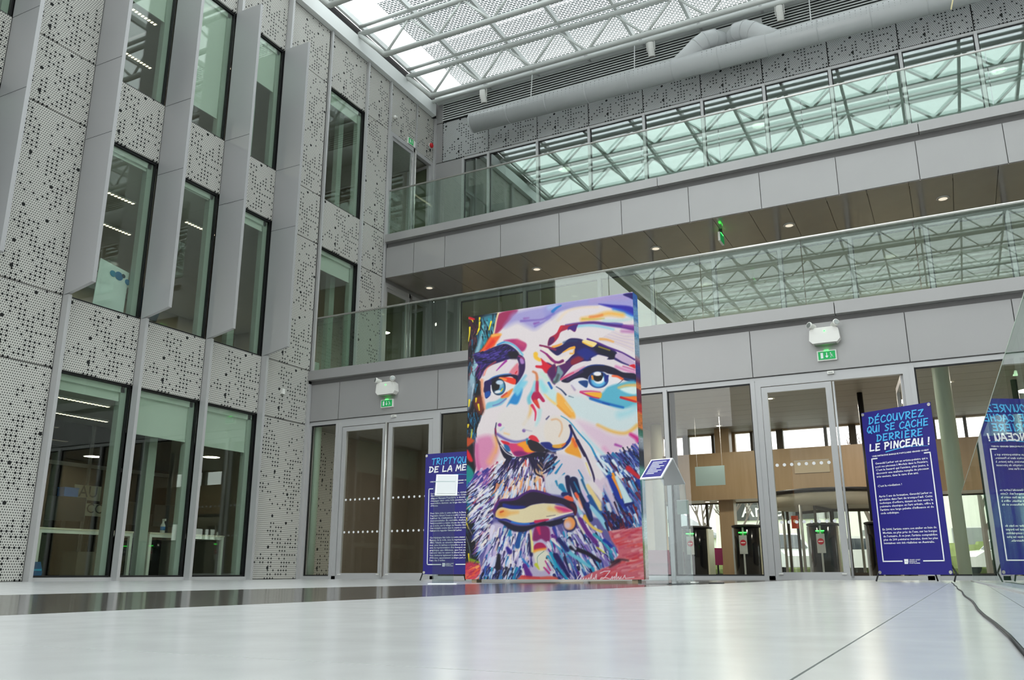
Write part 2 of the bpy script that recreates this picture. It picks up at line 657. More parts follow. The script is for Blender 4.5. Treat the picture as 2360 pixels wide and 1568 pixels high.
# ------------------------------------------------------------------ ground storey facade (front at YF)
wall_back = struct('wall_back', 'ground storey facade with grey metal cladding panels above glazing', 'wall')
clad_me = {}


def clad(x0, x1, z0, z1, y, parent, name='cladding_panel', th=0.03):
    g = 0.006
    k = (round(x1 - x0, 2), round(z1 - z0, 2), name)
    if k not in clad_me:
        clad_me[k] = MB().box(g, x1 - x0 - g, 0, th, g, z1 - z0 - g).mesh(name, M_clad)
    return ob(name, clad_me[k], parent, (x0, y, z0))


GX = [0.0, 0.735, 2.97, 4.36, 5.74, 7.19, 8.585, 10.765, 12.10, 13.47, 14.84, 16.21, 17.58, 18.95, 20.3, XR]
for a, b in zip(GX[:-1], GX[1:]):
    clad(a + 0.03 if a == 0 else a, b, 2.955, 3.69, YF, wall_back)
BX(0.0, XR, YF + 0.032, YF + 0.12, 2.945, 3.95, 'backing', M_backing, wall_back)
BX(0.0, XR, YF + 0.02, YF + 0.10, 2.875, 2.945, 'transom', M_post, wall_back)
BX(0.0, XR, YF + 0.0, YF + 0.11, 0.0, 0.055, 'base_rail', M_post, wall_back)
bands = [0.0, 3.8, 7.75, 9.85, 14.0, 18.0, XR]
for a, b in zip(bands[:-1], bands[1:]):
    clad(a, b, 3.765, 3.965, YF - 0.09, wall_back, 'edge_band', 0.16)
for x in (0.02, 0.70, 2.97, 4.36, 5.74, 7.165, 8.535, 12.02, 13.44, 14.8, 16.2, 17.6, 19.0):
    w = 0.065
    BX(x, x + w, YF - 0.01, YF + 0.11, 0.0, 2.90, 'post', M_post, wall_back)
BX(10.735, 10.80, YF - 0.01, YF + 0.11, 0.0, 2.90, 'post', M_post, wall_back)


def win_front(x0, x1, z0, z1, y, g, label, gask=True):
    win_no[0] += 1
    w = struct('window_%d' % win_no[0], label, 'window')
    b = 0.02
    fr = MB()
    for q in ((x0, x0 + b, z0, z1), (x1 - b, x1, z0, z1), (x0 + b, x1 - b, z0, z0 + b), (x0 + b, x1 - b, z1 - b, z1)):
        fr.box(q[0], q[1], y - 0.005, y + 0.03, q[2], q[3])
    if gask:
        fr.build('gasket', M_black, w)
    BX(x0 + b, x1 - b, y, y + 0.014, z0 + b, z1 - b, 'pane', g, w)
    return w


gl = 'fixed ground storey glass pane of the lobby facade'
for a, b in ((0.085, 0.70), (3.035, 4.36), (4.425, 5.74), (5.805, 7.165), (7.23, 8.535), (10.80, 12.02), (12.085, 13.44), (13.505, 14.8), (14.865, 16.2), (16.265, 17.6), (17.665, 19.0), (19.065, XR)):
    win_front(a, b, 0.055, 2.875, YF + 0.04, M_glass_gnd, gl)


def door_leaf(parent, w, h, pull_side=1, dots=True):
    """glazed aluminium leaf, hinge at local x=0, swinging edge at x=w"""
    lf = MB()
    s = 0.085
    for q in ((0, s, 0.01, h), (w - s, w, 0.01, h), (s, w - s, 0.01, 0.105), (s, w - s, h - 0.085, h)):
        lf.box(q[0], q[1], -0.03, 0.03, q[2], q[3])
    leaf = lf.build('leaf', M_post, parent)
    BX(s, w - s, -0.007, 0.007, 0.105, h - 0.085, 'pane', M_glass_gnd, leaf)
    if dots:
        dm = dot_me()
        n = int((w - 2 * s) / 0.1)
        for zz in (0.83, 1.42):
            for i in range(n):
                ob('dot', dm, leaf, (s + (w - 2 * s) * (i + 0.5) / n, -0.012, zz))
    cl = MB()
    for xx in (s * 0.9, w - s * 0.9):
        cl.box(xx - 0.03, xx + 0.03, -0.045, -0.03, 0.075, 0.09)
    cl.build('bottom_clip', M_white_pl, leaf)
    return leaf


_dot = []


def dot_me():
    if not _dot:
        _dot.append(MB().disc((0, 0, 0), 0.021, 'y', 12, 0.002).mesh('dot', M_white_print))
    return _dot[0]


def door_frame(parent, x0, x1, y, ztop):
    fr = MB()
    fr.box(x0, x0 + 0.085, y, y + 0.09, 0, ztop)
    fr.box(x1 - 0.085, x1, y, y + 0.09, 0, ztop)
    fr.box(x0 + 0.085, x1 - 0.085, y, y + 0.09, ztop - 0.075, ztop)
    return fr.build('frame', M_post, parent)


d1 = struct('door_1', 'closed double glass door with grey frame beside the left wall', 'door')
door_frame(d1, 0.765, 2.97, YF, 2.875)
la = door_leaf(d1, 1.01, 2.79)
la.location = (0.86, YF + 0.035, 0)
lb = door_leaf(d1, 0.965, 2.79)
lb.location = (1.915, YF + 0.035, 0)
MB().tube([(1.885, YF - 0.03, 0.03), (1.885, YF - 0.03, 2.80)], 0.018, 10).build('pull_bar', M_steel_rail, d1, True)

d2 = struct('door_2', 'double glass door with its right leaf standing open', 'door')
door_frame(d2, 8.60, 10.735, YF, 2.875)
lc = door_leaf(d2, 1.0, 2.79, dots=False)
lc.location = (8.69, YF + 0.035, 0)
for i in range(8):
    ob('dot', dot_me(), lc, (0.14 + 0.103 * i, -0.012, 1.62), None).scale = (1.15, 1, 1.15)
    ob('dot', dot_me(), lc, (0.14 + 0.103 * i, -0.012, 0.80), None).scale = (1.15, 1, 1.15)
ld = door_leaf(d2, 0.98, 2.79, dots=True)
ld.location = (10.64, YF + 0.06, 0)
ld.rotation_euler = (0, 0, math.radians(97))
MB().tube([(9.72, YF - 0.0, 0.03), (9.72, YF - 0.0, 2.78)], 0.016, 10).build('pull_bar', M_post, d2, True)

# ------------------------------------------------------------------ first gallery: deck + balustrade
gal1 = thing('gallery', 'first storey gallery deck with grey edge above the ground storey glazing', 'balcony')
BX(0.07, XR - 0.01, YF + 0.13, YB - 0.04, 3.715, 3.90, 'deck', M_clad, gal1)


def balustrade(name, label, y, zb, zt, xs, rail_r=0.02):
    t = thing(name, label, 'balustrade')
    for a, b in zip(xs[:-1], xs[1:]):
        BX(a + 0.006, b - 0.006, y, y + 0.016, zb, zt - 0.01, 'pane', M_glass_rail, t)
    MB().tube([(xs[0], y + 0.008, zt), (xs[-1], y + 0.008, zt)], rail_r, 10).build('handrail', M_steel_rail, t, True)
    BX(xs[0], xs[-1], y - 0.02, y + 0.035, zb + 0.002, zb + 0.014, 'shoe', M_post, t)
    return t


balustrade('glass_balustrade', 'frameless glass balustrade with steel rail on the lower gallery', YF + 0.02, 3.965, 5.07,
           [0.08, 1.52, 2.88, 4.55, 6.31, 7.88, 9.45, 11.03, 12.6, 14.2, 15.8, 17.4, 19.0, 20.6, XR])

# ------------------------------------------------------------------ upper gallery: cladding, soffit, balustrade
gal2 = thing('gallery', 'upper gallery clad in grey panels with a dark glossy soffit', 'balcony')
F2 = [0.07, 0.83, 1.65, 3.05, 4.43, 5.80, 7.18, 8.54, 9.90, 11.22, 12.55, 13.92, 15.29, 16.66, 18.03, 19.4, 20.77, XR - 0.01]
for a, b in zip(F2[:-1], F2[1:]):
    clad(a, b, 6.63, 7.37, Y2, gal2, 'fascia_panel')
BX(0.07, XR - 0.01, Y2 + 0.032, Y2 + 0.12, 6.65, 7.66, 'backing', M_backing, gal2)
for a, b in zip([0.07, 6.6, 11.3, 17.0], [6.6, 11.3, 17.0, XR - 0.01]):
    clad(a, b, 7.475, 7.67, Y2 - 0.09, gal2, 'edge_band', 0.16)
BX(0.07, XR - 0.01, Y2 + 0.13, YB - 0.04, 7.40, 7.62, 'deck', M_clad, gal2)
sp_me = MB().box(0.004, 0.681, 0, YB - Y2 - 0.09, -0.02, 0).mesh('soffit_panel', M_soffit)
for i in range(31):
    ob('soffit_panel', sp_me, gal2, (0.075 + 0.685 * i, Y2 + 0.03, 6.645))
balustrade('glass_balustrade', 'frameless glass balustrade with steel rail on the upper gallery', Y2 + 0.02, 7.67, 8.81,
           [0.08, 1.58, 3.15, 4.71, 6.27, 7.84, 9.4, 10.89, 12.48, 14.05, 15.6, 17.2, 18.8, 20.4, XR])

# ------------------------------------------------------------------ back wall of the galleries
wall_top = struct('wall_back', 'set-back upper wall with perforated panels above the gallery glazing', 'wall')
GRID = [0.25 + 1.366 * i for i in range(16)] + [XR]


def perf_back(x0, x1, z0, z1):
    g = 0.010
    k = ('B', round(x1 - x0, 2), round(z1 - z0, 2))
    if k not in perf_me:
        perf_me[k] = MB().box(g, x1 - x0 - g, 0, 0.03, g, z1 - z0 - g).mesh('perforated_panel', M_perf_xz)
    ob('perforated_panel', perf_me[k], wall_top, (x0, YB, z0))


for a, b in zip(GRID[:-1], GRID[1:]):
    perf_back(a, b, 10.43, 11.57)
BX(0.0, XR, YB + 0.034, YB + 0.15, 10.36, 12.3, 'backing', M_dark, wall_top)
clad(0.02, 0.25, 10.43, 11.57, YB, wall_top)
clad(0.02, 0.25, 11.58, 12.3, YB, wall_top)
clad(0.02, 0.87, 7.62, 10.42, YB, wall_top)
BX(0.87, XR, YB - 0.01, YB + 0.09, 10.36, 10.42, 'transom', M_post, wall_top)
BX(0.87, XR, YB - 0.01, YB + 0.09, 7.62, 7.70, 'transom', M_post, wall_top)
ML2 = [0.88] + [0.25 + 1.366 * i for i in range(1, 16)] + [XR]
for x in ML2[:-1]:
    BX(x - 0.025, x + 0.035, YB - 0.03, YB + 0.09, 7.62, 10.40, 'mullion', M_post, wall_top)
for a, b in zip(ML2[:-1], ML2[1:]):
    win_front(a + 0.035, b - 0.025, 7.70, 10.36, YB + 0.03, M_glass_l2, 'upper gallery window pane reflecting the roof trusses')
# louvre band
lv = MB().prism([(0, 0), (0.02, 0.0), (0.02, 0.026), (0, 0.026)], 0.26, XR, 'x').mesh('louvre_blade', M_white_steel)
for i in range(9):
    ob('louvre_blade', lv, wall_top, (0, YB - 0.045, 11.60 + 0.068 * i))
# lower gallery wall
wall_mid = struct('wall_back', 'set-back lower gallery wall with wide windows under the soffit', 'wall')
clad(0.06, 0.80, 3.9, 6.63, YB, wall_mid)
BX(0.80, XR, YB - 0.01, YB + 0.09, 6.54, 6.63, 'transom', M_post, wall_mid)
BX(0.80, XR, YB - 0.01, YB + 0.09, 3.9, 3.97, 'transom', M_post, wall_mid)
ML1 = [0.83, 2.62, 4.50, 5.73, 7.10, 8.47, 9.84, 11.21, 12.58, 13.95, 15.3, 16.7, 18.0, 19.4, XR]
for x in ML1[:-1]:
    BX(x - 0.035, x + 0.035, YB - 0.03, YB + 0.09, 3.9, 6.6, 'mullion', M_post, wall_mid)
for a, b in zip(ML1[:-1], ML1[1:]):
    win_front(a + 0.035, b - 0.035, 3.97, 6.54, YB + 0.03, M_glass_l1, 'lower gallery window pane under the dark soffit')
# gallery doors on the left wall
for dn, (z0, zt, lab) in enumerate(((3.93, 6.56, 'glass door from the lower gallery with one leaf ajar'),
                                     (7.66, 10.42, 'tall glass door from the upper gallery with one leaf ajar'))):
    d = struct('door_%d' % (3 + dn), lab, 'door')
    fr = MB()
    for a, b in ((2.57, 2.68), (3.60, 3.66), (4.42, 4.53)):
        fr.box(-0.08, 0.03, a, b, z0, zt)
    fr.box(-0.08, 0.03, 2.68, 4.42, zt - 0.10, zt)
    fr.build('frame', M_post, d)
    lf = MB()
    for q in ((2.68, 2.75, z0, zt - 0.1), (3.53, 3.60, z0, zt - 0.1), (2.75, 3.53, z0, z0 + 0.1), (2.75, 3.53, zt - 0.18, zt - 0.1)):
        lf.box(-0.04, 0.0, q[0], q[1], q[2], q[3])
    leaf = lf.build('leaf', M_post, d)
    BX(-0.03, -0.015, 2.75, 3.53, z0 + 0.1, zt - 0.18, 'pane', M_glass_win, leaf)
    MB().tube([(0.06, 3.50, z0 + 0.1), (0.06, 3.50, zt - 0.3)], 0.014, 8).build('pull_bar', M_steel_rail, leaf, True)
    l2 = MB()
    for q in ((0, 0.07, z0, zt - 0.1), (0.68, 0.75, z0, zt - 0.1), (0.07, 0.68, z0, z0 + 0.1), (0.07, 0.68, zt - 0.18, zt - 0.1)):
        l2.box(-q[1], -q[0], 0.0, 0.04, q[2], q[3])
    lo_ = l2.build('leaf', M_post, d, loc=(-0.02, 4.38, 0))
    MB().box(-0.68, -0.07, 0.012, 0.026, z0 + 0.1, zt - 0.18).build('pane', M_glass_win, lo_)
    lo_.rotation_euler = (0, 0, math.radians(-8))
    MB().tube([(0.05, 3.66, z0 + 0.05), (0.05, 3.66, zt - 0.05)], 0.022, 10).build('edge_post', M_steel_rail, d, True)

# rooms behind the gallery windows
for lv_, (zf, zc, nm, m) in enumerate(((3.90, 6.62, 'lower', M_beige), (7.62, 10.36, 'upper', M_office_wall))):
    tag(BX(0.0, XR, YB + 0.15, 8.0, zf - 0.2, zf, 'floor', M_carpet), 'floor of the rooms behind the %s gallery' % nm, 'floor', kind='structure')
    tag(BX(0.0, XR, YB + 0.15, 8.0, zc, zc + 0.2, 'ceiling', M_office_ceil), 'ceiling of the rooms behind the %s gallery' % nm, 'ceiling', kind='structure')
    tag(BX(0.0, XR, 8.0, 8.15, zf, zc, 'wall_back', m), 'rear wall of the rooms behind the %s gallery' % nm, 'wall', kind='structure')
    tag(BX(-0.22, -0.10 + 0.1, YB + 0.15, 8.0, zf, zc, 'wall_left', m), 'side wall of the rooms behind the %s gallery' % nm, 'wall', kind='structure')

# ------------------------------------------------------------------ walls outside the view
tag(BX(13.6, 13.75, YF + 0.13, 9.5, 0, 3.6, 'wall_right', M_beige), 'beige lobby end wall added to block bright windows in reflections', 'wall', kind='structure')  # unseen wall added to keep bright far windows out of the left glass
wr = tag(BX(XR, XR + 0.3, YN, 9.6, -0.3, 12.3, 'wall_right', M_clad), 'grey right wall of the atrium', 'wall', kind='structure')
wf = tag(BX(-0.3, XR + 0.3, YN - 0.3, YN, -0.3, 12.3, 'wall_front', M_clad), 'grey front wall of the atrium', 'wall', kind='structure')


# ------------------------------------------------------------------ glazed roof on tubular trusses
ceiling = struct('ceiling', 'glazed atrium roof carried by white tubular steel trusses', 'roof')
NX0, MODX = 0.12, 1.373
NB = 16
ZT, ZBt = 12.12, 11.44
TY = [1.10 + 1.97 * k for k in range(-19, 2)]
top_me = MB().tube([(0, 0, 0), (XR - 0.2, 0, 0)], 0.062, 10).mesh('top_chord', M_tube, True)
bot_me = MB().tube([(0, 0, 0), (XR - 1.7, 0, 0)], 0.062, 10).mesh('bottom_chord', M_tube, True)
dzz = ZT - ZBt
dA = MB().tube([(0, 0, 0), (MODX / 2, 0.09, -dzz)], 0.031, 8).mesh('diagonal', M_tube, True)
dB = MB().tube([(0, 0.09, -dzz), (MODX / 2, 0, 0)], 0.031, 8).mesh('diagonal', M_tube, True)
dE = MB().tube([(0, 0, 0), (MODX / 2, 0.09, -dzz)], 0.06, 10).mesh('end_strut', M_tube, True)
pur_me = MB().tube([(0, 0, 0), (XR - 0.2, 0, 0)], 0.045, 8).mesh('purlin', M_tube, True)
wb = MB()
for i in range(NB - 1):
    wb.tube([(MODX * i, 0, 0), (MODX * (i + 0.5), 0.09, -dzz), (MODX * (i + 1), 0, 0)], 0.031, 6)
web_me = wb.mesh('web', M_tube, True)
for y in TY:
    t = ob('truss', top_me, ceiling, (NX0, y, ZT))
    ob('bottom_chord', bot_me, t, (MODX / 2, 0.09, -dzz))
    ob('end_strut', dE, t, (0, 0, 0))
    if y < -10:
        ob('web', web_me, t)['kind'] = 'stuff'
    else:
        for i in range(NB - 1):
            if i:
                ob('diagonal', dA, t, (MODX * i, 0, 0))
            ob('diagonal', dB, t, (MODX * (i + 0.5), 0, 0))
    ob('purlin', pur_me, ceiling, (NX0, y - 0.02, ZT + 0.19))
bar_me = MB().box(-0.035, 0.035, YN + 0.2, 4.55, 0, 0.13).mesh('glazing_bar', M_white_steel)
for i in range(NB + 1):
    ob('glazing_bar', bar_me, ceiling, (NX0 + MODX * i, 0, ZT + 0.20))
pane_me = MB().box(0.03, MODX - 0.03, 0.03, 1.94, 0, 0.012).mesh('roof_pane', M_glass_roof)
grat_me = MB().box(0.0, MODX, 0.02, 1.95, 0, 0.004).mesh('shade_grating', M_grating)
for k, y in enumerate(TY[:-1] + [TY[-1]]):
    for i in range(NB):
        x = NX0 + MODX * i
        ob('roof_pane', pane_me, ceiling, (x, y, ZT + 0.345))
        if y > 0.9:
            ob('shade_grating', grat_me, ceiling, (x + 0.40, y + 0.06, ZT + 0.75))
# roof edge along the back wall
edge = MB()
edge.box(0.1, XR, 4.40, 4.62, 12.12, 12.32)
edge.build('edge_gutter', M_white_steel, ceiling)
MB().tube([(0.15, 4.22, 12.02), (XR, 4.22, 12.02)], 0.05, 10).build('edge_tube', M_tube, ceiling, True)
BX(0.15, XR, 4.30, 4.36, 12.08, 12.14, 'edge_rail', M_white_steel, ceiling)
br_me = MB().prism([(4.18, 12.0), (4.56, 12.12), (4.56, 12.24), (4.18, 12.1)], -0.025, 0.025, 'x').mesh('edge_bracket', M_post)
for i in range(NB):
    ob('edge_bracket', br_me, ceiling, (1.72 + MODX * i, 0, 0))

# ------------------------------------------------------------------ air duct
duct = thing('air_duct', 'long round grey ventilation duct hung before the perforated back wall', 'duct')
DY, DZ, DR = 4.12, 11.02, 0.245
MB().tube([(1.42, DY, DZ), (XR - 0.5, DY, DZ)], DR, 28).build('pipe', M_duct, duct, True)
ring = MB().tube([(-0.012, 0, 0), (0.012, 0, 0)], DR + 0.006, 28).mesh('seam_ring', M_duct, True)
for i in range(18):
    ob('seam_ring', ring, duct, (1.43 + 1.035 * i, DY, DZ))
dots = MB()
for i in range(150):
    x = 1.55 + i * 0.105
    if 6.6 < x < 7.3 or 8.2 < x < 8.95:
        continue
    for el, r_ in ((24, 0.010), (10, 0.0045), (4, 0.0045), (-8, 0.0045)):
        e_ = math.radians(el)
        dots.disc((x, DY - math.cos(e_) * (DR + 0.002), DZ + math.sin(e_) * (DR + 0.002)), r_, 'y', 6, 0.003)
hl = dots.build('air_holes', M_duct_dot, duct)
hl['kind'] = 'stuff'
for s, x0 in ((1, 6.68), (-1, 8.92)):
    pts = [(x0, DY, DZ + 0.02), (x0 + s * 0.28, DY, DZ + 0.22), (x0 + s * 0.52, DY, DZ + 0.42), (x0 + s * 0.68, DY + 0.02, DZ + 0.52),
           (x0 + s * 0.84, DY + 0.10, DZ + 0.57), (x0 + s * 0.93, DY + 0.24, DZ + 0.58), (x0 + s * 0.95, YB - 0.02, DZ + 0.58)]
    br = MB().tube(pts, 0.215, 24).build('branch_elbow', M_duct, duct, True)
    for k in (2, 3, 4, 5):
        a, b = np.array(pts[k]), np.array(pts[k + 1]) - np.array(pts[k - 1])
        b = b / np.linalg.norm(b)
        MB().tube([a - b * 0.012, a + b * 0.012], 0.221, 24).build('seam_ring', M_duct, br, True)
MB().box(7.15, 8.55, YB - 0.09, YB - 0.05, 11.30, 12.0).build('branch_plate', M_white_steel, duct)
for x in (3.05, 5.7, 9.6, 12.2):
    MB().tube([(x, DY, DZ + DR), (x, DY + 0.1, 12.05)], 0.012, 6).build('hanger', M_white_steel, duct)

# ------------------------------------------------------------------ spotlights under the roof edge
for i, (x, lab) in enumerate(((1.66, 'white cylindrical spotlight above the closed end of the duct'),
                              (6.08, 'white cylindrical spotlight left of the duct elbows'),
                              (8.98, 'white cylindrical spotlight right of the duct elbows'))):
    t = thing('spotlight', lab, 'spotlight', (x, 4.24, 11.78), 0, 'spotlights under the roof edge')
    M = Matrix.Rotation(math.radians(18), 4, 'X')
    b = MB().lathe([(0.070, 0.16), (0.078, 0.15), (0.078, -0.16), (0.072, -0.17)], n=18)
    b.xform(M).build('housing', M_white_pl, t, True)
    MB().lathe([(0.062, -0.170), (0.062, -0.176)], n=18).xform(M).build('lens', mat('spot_lens', '#9c978c', 0.2, 0.6), t)
    y = MB().box(-0.10, -0.088, -0.02, 0.02, -0.02, 0.24)
    y.box(0.088, 0.10, -0.02, 0.02, -0.02, 0.24)
    y.box(-0.10, 0.10, -0.02, 0.02, 0.22, 0.24)
    y.build('yoke', M_white_pl, t)


# ------------------------------------------------------------------ entrance lobby behind the ground facade
LY, LZ = 9.6, 3.62
tag(BX(-0.3, XR, YF + 0.1, LY, -0.3, -0.002, 'floor', M_lobby_floor), 'beige floor of the entrance lobby', 'floor', kind='structure')
lc_ = struct('ceiling', 'entrance lobby ceiling of wide grey planks', 'ceiling')
BX(4.2, XR, YF + 0.12, LY, LZ + 0.03, LZ + 0.08, 'backing', M_dark, lc_)
pl_me = MB().box(4.2, XR, 0, 0.60, 0, 0.03).mesh('ceiling_plank', M_lobby_ceil)
for i in range(15):
    ob('ceiling_plank', pl_me, lc_, (0, YF + 0.14 + 0.615 * i, LZ))
far = struct('wall_back', 'far lobby wall with clerestory windows above an oak band', 'wall')
BX(4.31, XR, 8.62, LY + 0.12, 1.83, 2.98, 'oak_band', M_wood, far)
BX(3.0, XR, LY, LY + 0.12, 3.58, LZ + 0.4, 'head_beam', M_beige, far)
BX(-0.3, XR, LY, LY + 0.12, LZ + 0.4, 12.3, 'upper_wall', M_beige, far)
clx = [3.0, 3.6, 4.12, 4.90, 5.62, 6.05, 6.62, 7.32, 8.42, 9.05, 10.1, 10.8, 11.5, 12.4, 13.3, 14.4, 15.5, 17, 18.5, 20, XR]
for i, x in enumerate(clx):
    w = 0.30 if i in (5,) else (0.16 if i % 2 else 0.07)
    BX(x - w / 2, x + w / 2, LY - 0.02, LY + 0.12, 3.08, 3.60, 'clerestory_post', M_wood if w > 0.2 else M_office_dark, far)
lwx = [3.0, 3.95, 4.85, 5.35, 6.0, 6.75, 7.35, 9.95, 10.6, 11.3, 12.2, 13.1, 14.0, 15.5, 17, 18.5, 20, XR]
for i, x in enumerate(lwx):
    BX(x - 0.03, x + 0.03, LY, LY + 0.08, 0.0, 1.98, 'mullion', M_office_dark, far)
BX(3.0, XR, LY, LY + 0.08, 0.0, 0.08, 'base_rail', M_office_dark, far)
BX(3.0, XR, LY, LY + 0.08, 1.80, 1.84, 'transom', M_office_dark, far)
BX(3.0, XR, LY + 0.03, LY + 0.04, 0.08, 1.98, 'pane', M_glass_gnd, far)
# corridor behind the left door
tag(BX(-0.3, 4.2, 4.2, 4.35, 0, LZ, 'wall_back', M_brown), 'brown corridor wall behind the closed double door', 'wall', kind='structure')
tag(BX(4.2, 4.3, 2.6, LY, 0, LZ + 0.06, 'wall_left', M_beige), 'beige side wall of the entrance lobby', 'wall', kind='structure')
tag(BX(-0.3, 4.2, YF + 0.1, 4.2, 2.88, 2.95, 'ceiling', M_lobby_ceil), 'low corridor ceiling behind the closed double door', 'ceiling', kind='structure')
tag(BX(-0.36, -0.24, YF + 0.1, 4.2, 0, 2.9, 'wall_left', M_brown), 'corridor side wall behind the closed double door', 'wall', kind='structure')

for (x, y, r, h, lab, m) in ((11.13, 3.0, 0.13, LZ, 'slim round pale green column behind the right banner', 'pale_green_column'),
                             (0.085, 0.50, 0.072, 2.88, 'thin round pale green column behind the glass at the left wall', 'pale_green_column'),
                             (4.72, 7.6, 0.14, 3.62, 'round pale column near the parked cars behind the lobby glass', 'pale_column')):
    c = mat(m, '#b4c8b6' if 'green' in m else '#b9b9a4', 0.45)
    o = MB().lathe([(r, 0), (r, h - 0.02), (r * 1.0, h)], n=24).build('column', c, None, True, (x, y, 0))
    tag(o, lab, 'column')
o = BX(6.02 - 0.18, 6.02 + 0.18, 8.9, 9.2, 0, LZ, 'wood_column', M_wood)
tag(o, 'square oak clad column behind the speed gates', 'column')
o = MB().tube([(9.62, 5.7, 0), (9.62, 5.7, LZ)], 0.055, 12).build('dark_post', M_black_pl, None, True)
tag(o, 'thin dark round post seen through the open door', 'post')
o = MB().tube([(6.75, 2.2, 0), (6.75, 2.2, LZ)], 0.05, 12).build('dark_post', M_black_pl, None, True)
tag(o, 'thin dark round post behind the double sided lectern', 'post')

# speed gates
M_gate_body = mat('gate_black', '#16171a', 0.14, 0.2)
M_gate_side = mat('gate_steel', '#b0a78f', 0.25, 0.6)
M_gate_strip = mat('gate_strip', '#a9aca8', 0.35, 0.3)
M_gate_sign = mat('gate_sign_red', '#b0162c', 0.5)
M_gate_blue = mat('gate_sign_blue', '#27496b', 0.5)
GT = [(6.30, 5.0, 'speed gate cabinet behind the double sided lectern', 'side'),
      (7.34, 5.0, 'black speed gate cabinet with red no entry sign before the oak column', 'stop'),
      (8.77, 5.0, 'black speed gate cabinet with red no entry sign behind the closed door leaf', 'stop'),
      (9.80, 5.0, 'black speed gate cabinet with a white up arrow beside the right banner', 'arrow')]
for x, y, lab, kind in GT:
    t = thing('speed_gate', lab, 'turnstile', (x, y, 0), 0, 'speed gates across the lobby')
    MB().lathe([(0.25, 0.0), (0.27, 0.03), (0.27, 0.95), (0.25, 0.97)], n=28, ax=1.0, ay=1.8).build('cabinet', M_gate_body, t, True)
    MB().lathe([(0.285, 0.965), (0.30, 0.975), (0.30, 1.0), (0.27, 1.01)], n=28, ax=1.0, ay=1.8).build('top_cap', M_black_pl, t, True)
    MB().box(0.20, 0.285, -0.18, 0.25, 0.02, 0.955).build('side_plate', M_gate_side, t)
    MB().box(-0.285, -0.25, -0.15, 0.25, 0.02, 0.955).build('side_plate', M_gate_strip, t)
    MB().box(-0.012, 0.02, -0.498, -0.484, 0.03, 0.95).build('front_strip', M_gate_strip, t)
    p = MB().box(-0.075, 0.075, -0.508, -0.497, 0.45, 0.80).build('sign_plate', M_gate_strip, t)
    if kind in ('stop', 'side'):
        MB().disc((0, -0.512, 0.66), 0.058, 'y', 20, 0.004).build('no_entry_disc', M_gate_sign, p)
        MB().box(-0.04, 0.04, -0.516, -0.511, 0.652, 0.668).build('no_entry_bar', M_white_print, p)
    else:
        MB().box(-0.06, 0.06, -0.512, -0.506, 0.60, 0.76).build('arrow_plate', M_gate_blue, p)
        MB().prism([(-0.012, 0.62), (0.012, 0.62), (0.012, 0.69), (0.04, 0.69), (0, 0.74), (-0.04, 0.69), (-0.012, 0.69)], -0.518, -0.511, 'y').build('arrow', M_white_print, p)
    for s in (-1, 1):
        MB().box(s * 0.045 - 0.03, s * 0.045 + 0.03, -0.515, -0.49, 0.845, 0.862).build('led', M_green_led, t)

# armchairs
M_mag = mat('magenta_fabric', '#8d1f57', 0.8, bump=0.1, scale=40)
for (x, y, rz, lab) in ((4.95, 6.2, 0.4, 'low magenta armchair beside the round pale column'), (5.75, 7.2, -0.5, 'magenta armchair on legs beside the oak column')):
    t = thing('armchair', lab, 'armchair', (x, y, 0), rz)
    lift = 0.0 if y < 7 else 0.22
    MB().prism([(-0.36, 0.05 + lift), (0.36, 0.05 + lift), (0.40, 0.30 + lift), (-0.40, 0.30 + lift)], -0.34, 0.30, 'y').build('seat', M_mag, t)
    MB().prism([(-0.38, 0.30 + lift), (0.38, 0.30 + lift), (0.34, 0.58 + lift), (-0.34, 0.58 + lift)], -0.40, -0.26, 'y').build('backrest', M_mag, t)
    for s in (-1, 1):
        MB().box(s * 0.36 - 0.05, s * 0.36 + 0.05, -0.38, 0.3, 0.05 + lift, 0.42 + lift).build('armrest', M_mag, t)
        for yy in (-0.3, 0.25):
            MB().tube([(s * 0.3, yy, 0), (s * 0.3, yy, 0.06 + lift)], 0.02, 8).build('leg', M_black_pl, t)

# revolving door
rv = thing('revolving_door', 'glass revolving entrance door with a dark round canopy', 'revolving door', (8.65, 7.35, 0))
MB().lathe([(1.16, 1.45), (1.22, 1.45), (1.22, 1.72), (1.16, 1.72)], n=40).build('canopy', M_office_wall, rv, True)
MB().lathe([(1.20, 1.72), (1.24, 1.72), (1.24, 1.80), (1.1, 1.80)], n=40).build('canopy_cap', M_black_pl, rv, True)
for k in range(8):
    a = math.radians(22 + 45 * k)
    MB().tube([(1.19 * math.cos(a), 1.19 * math.sin(a), 0), (1.19 * math.cos(a), 1.19 * math.sin(a), 1.47)], 0.03, 8).build('post', M_gate_strip if k % 2 else M_black_pl, rv, True)
for a in (20, 140, 260):
    a = math.radians(a)
    w = MB().box(0.04, 1.08, -0.008, 0.008, 0.08, 1.42).xform(Matrix.Rotation(a, 4, 'Z')).build('wing', M_glass_gnd, rv)
    wm = MB()
    for q in ((0.0, 0.05, 0.02, 1.44), (1.05, 1.10, 0.02, 1.44), (0.05, 1.05, 0.02, 0.10), (0.05, 1.05, 1.38, 1.44)):
        wm.box(q[0], q[1], -0.02, 0.02, q[2], q[3])
    wm.xform(Matrix.Rotation(a, 4, 'Z')).build('wing_frame', M_office_dark, w)
o = thing('notice', 'small red square notice on the revolving door glass', 'notice', (8.05, 6.28, 1.12))
MB().box(-0.07, 0.07, 0, 0.006, -0.13, 0.13).build('plate', mat('notice_red', '#b8401c', 0.6), o)
MB().disc((0, -0.003, 0.02), 0.035, 'y', 14, 0.003).build('symbol', mat('notice_cream', '#e8c8a0', 0.6), o)
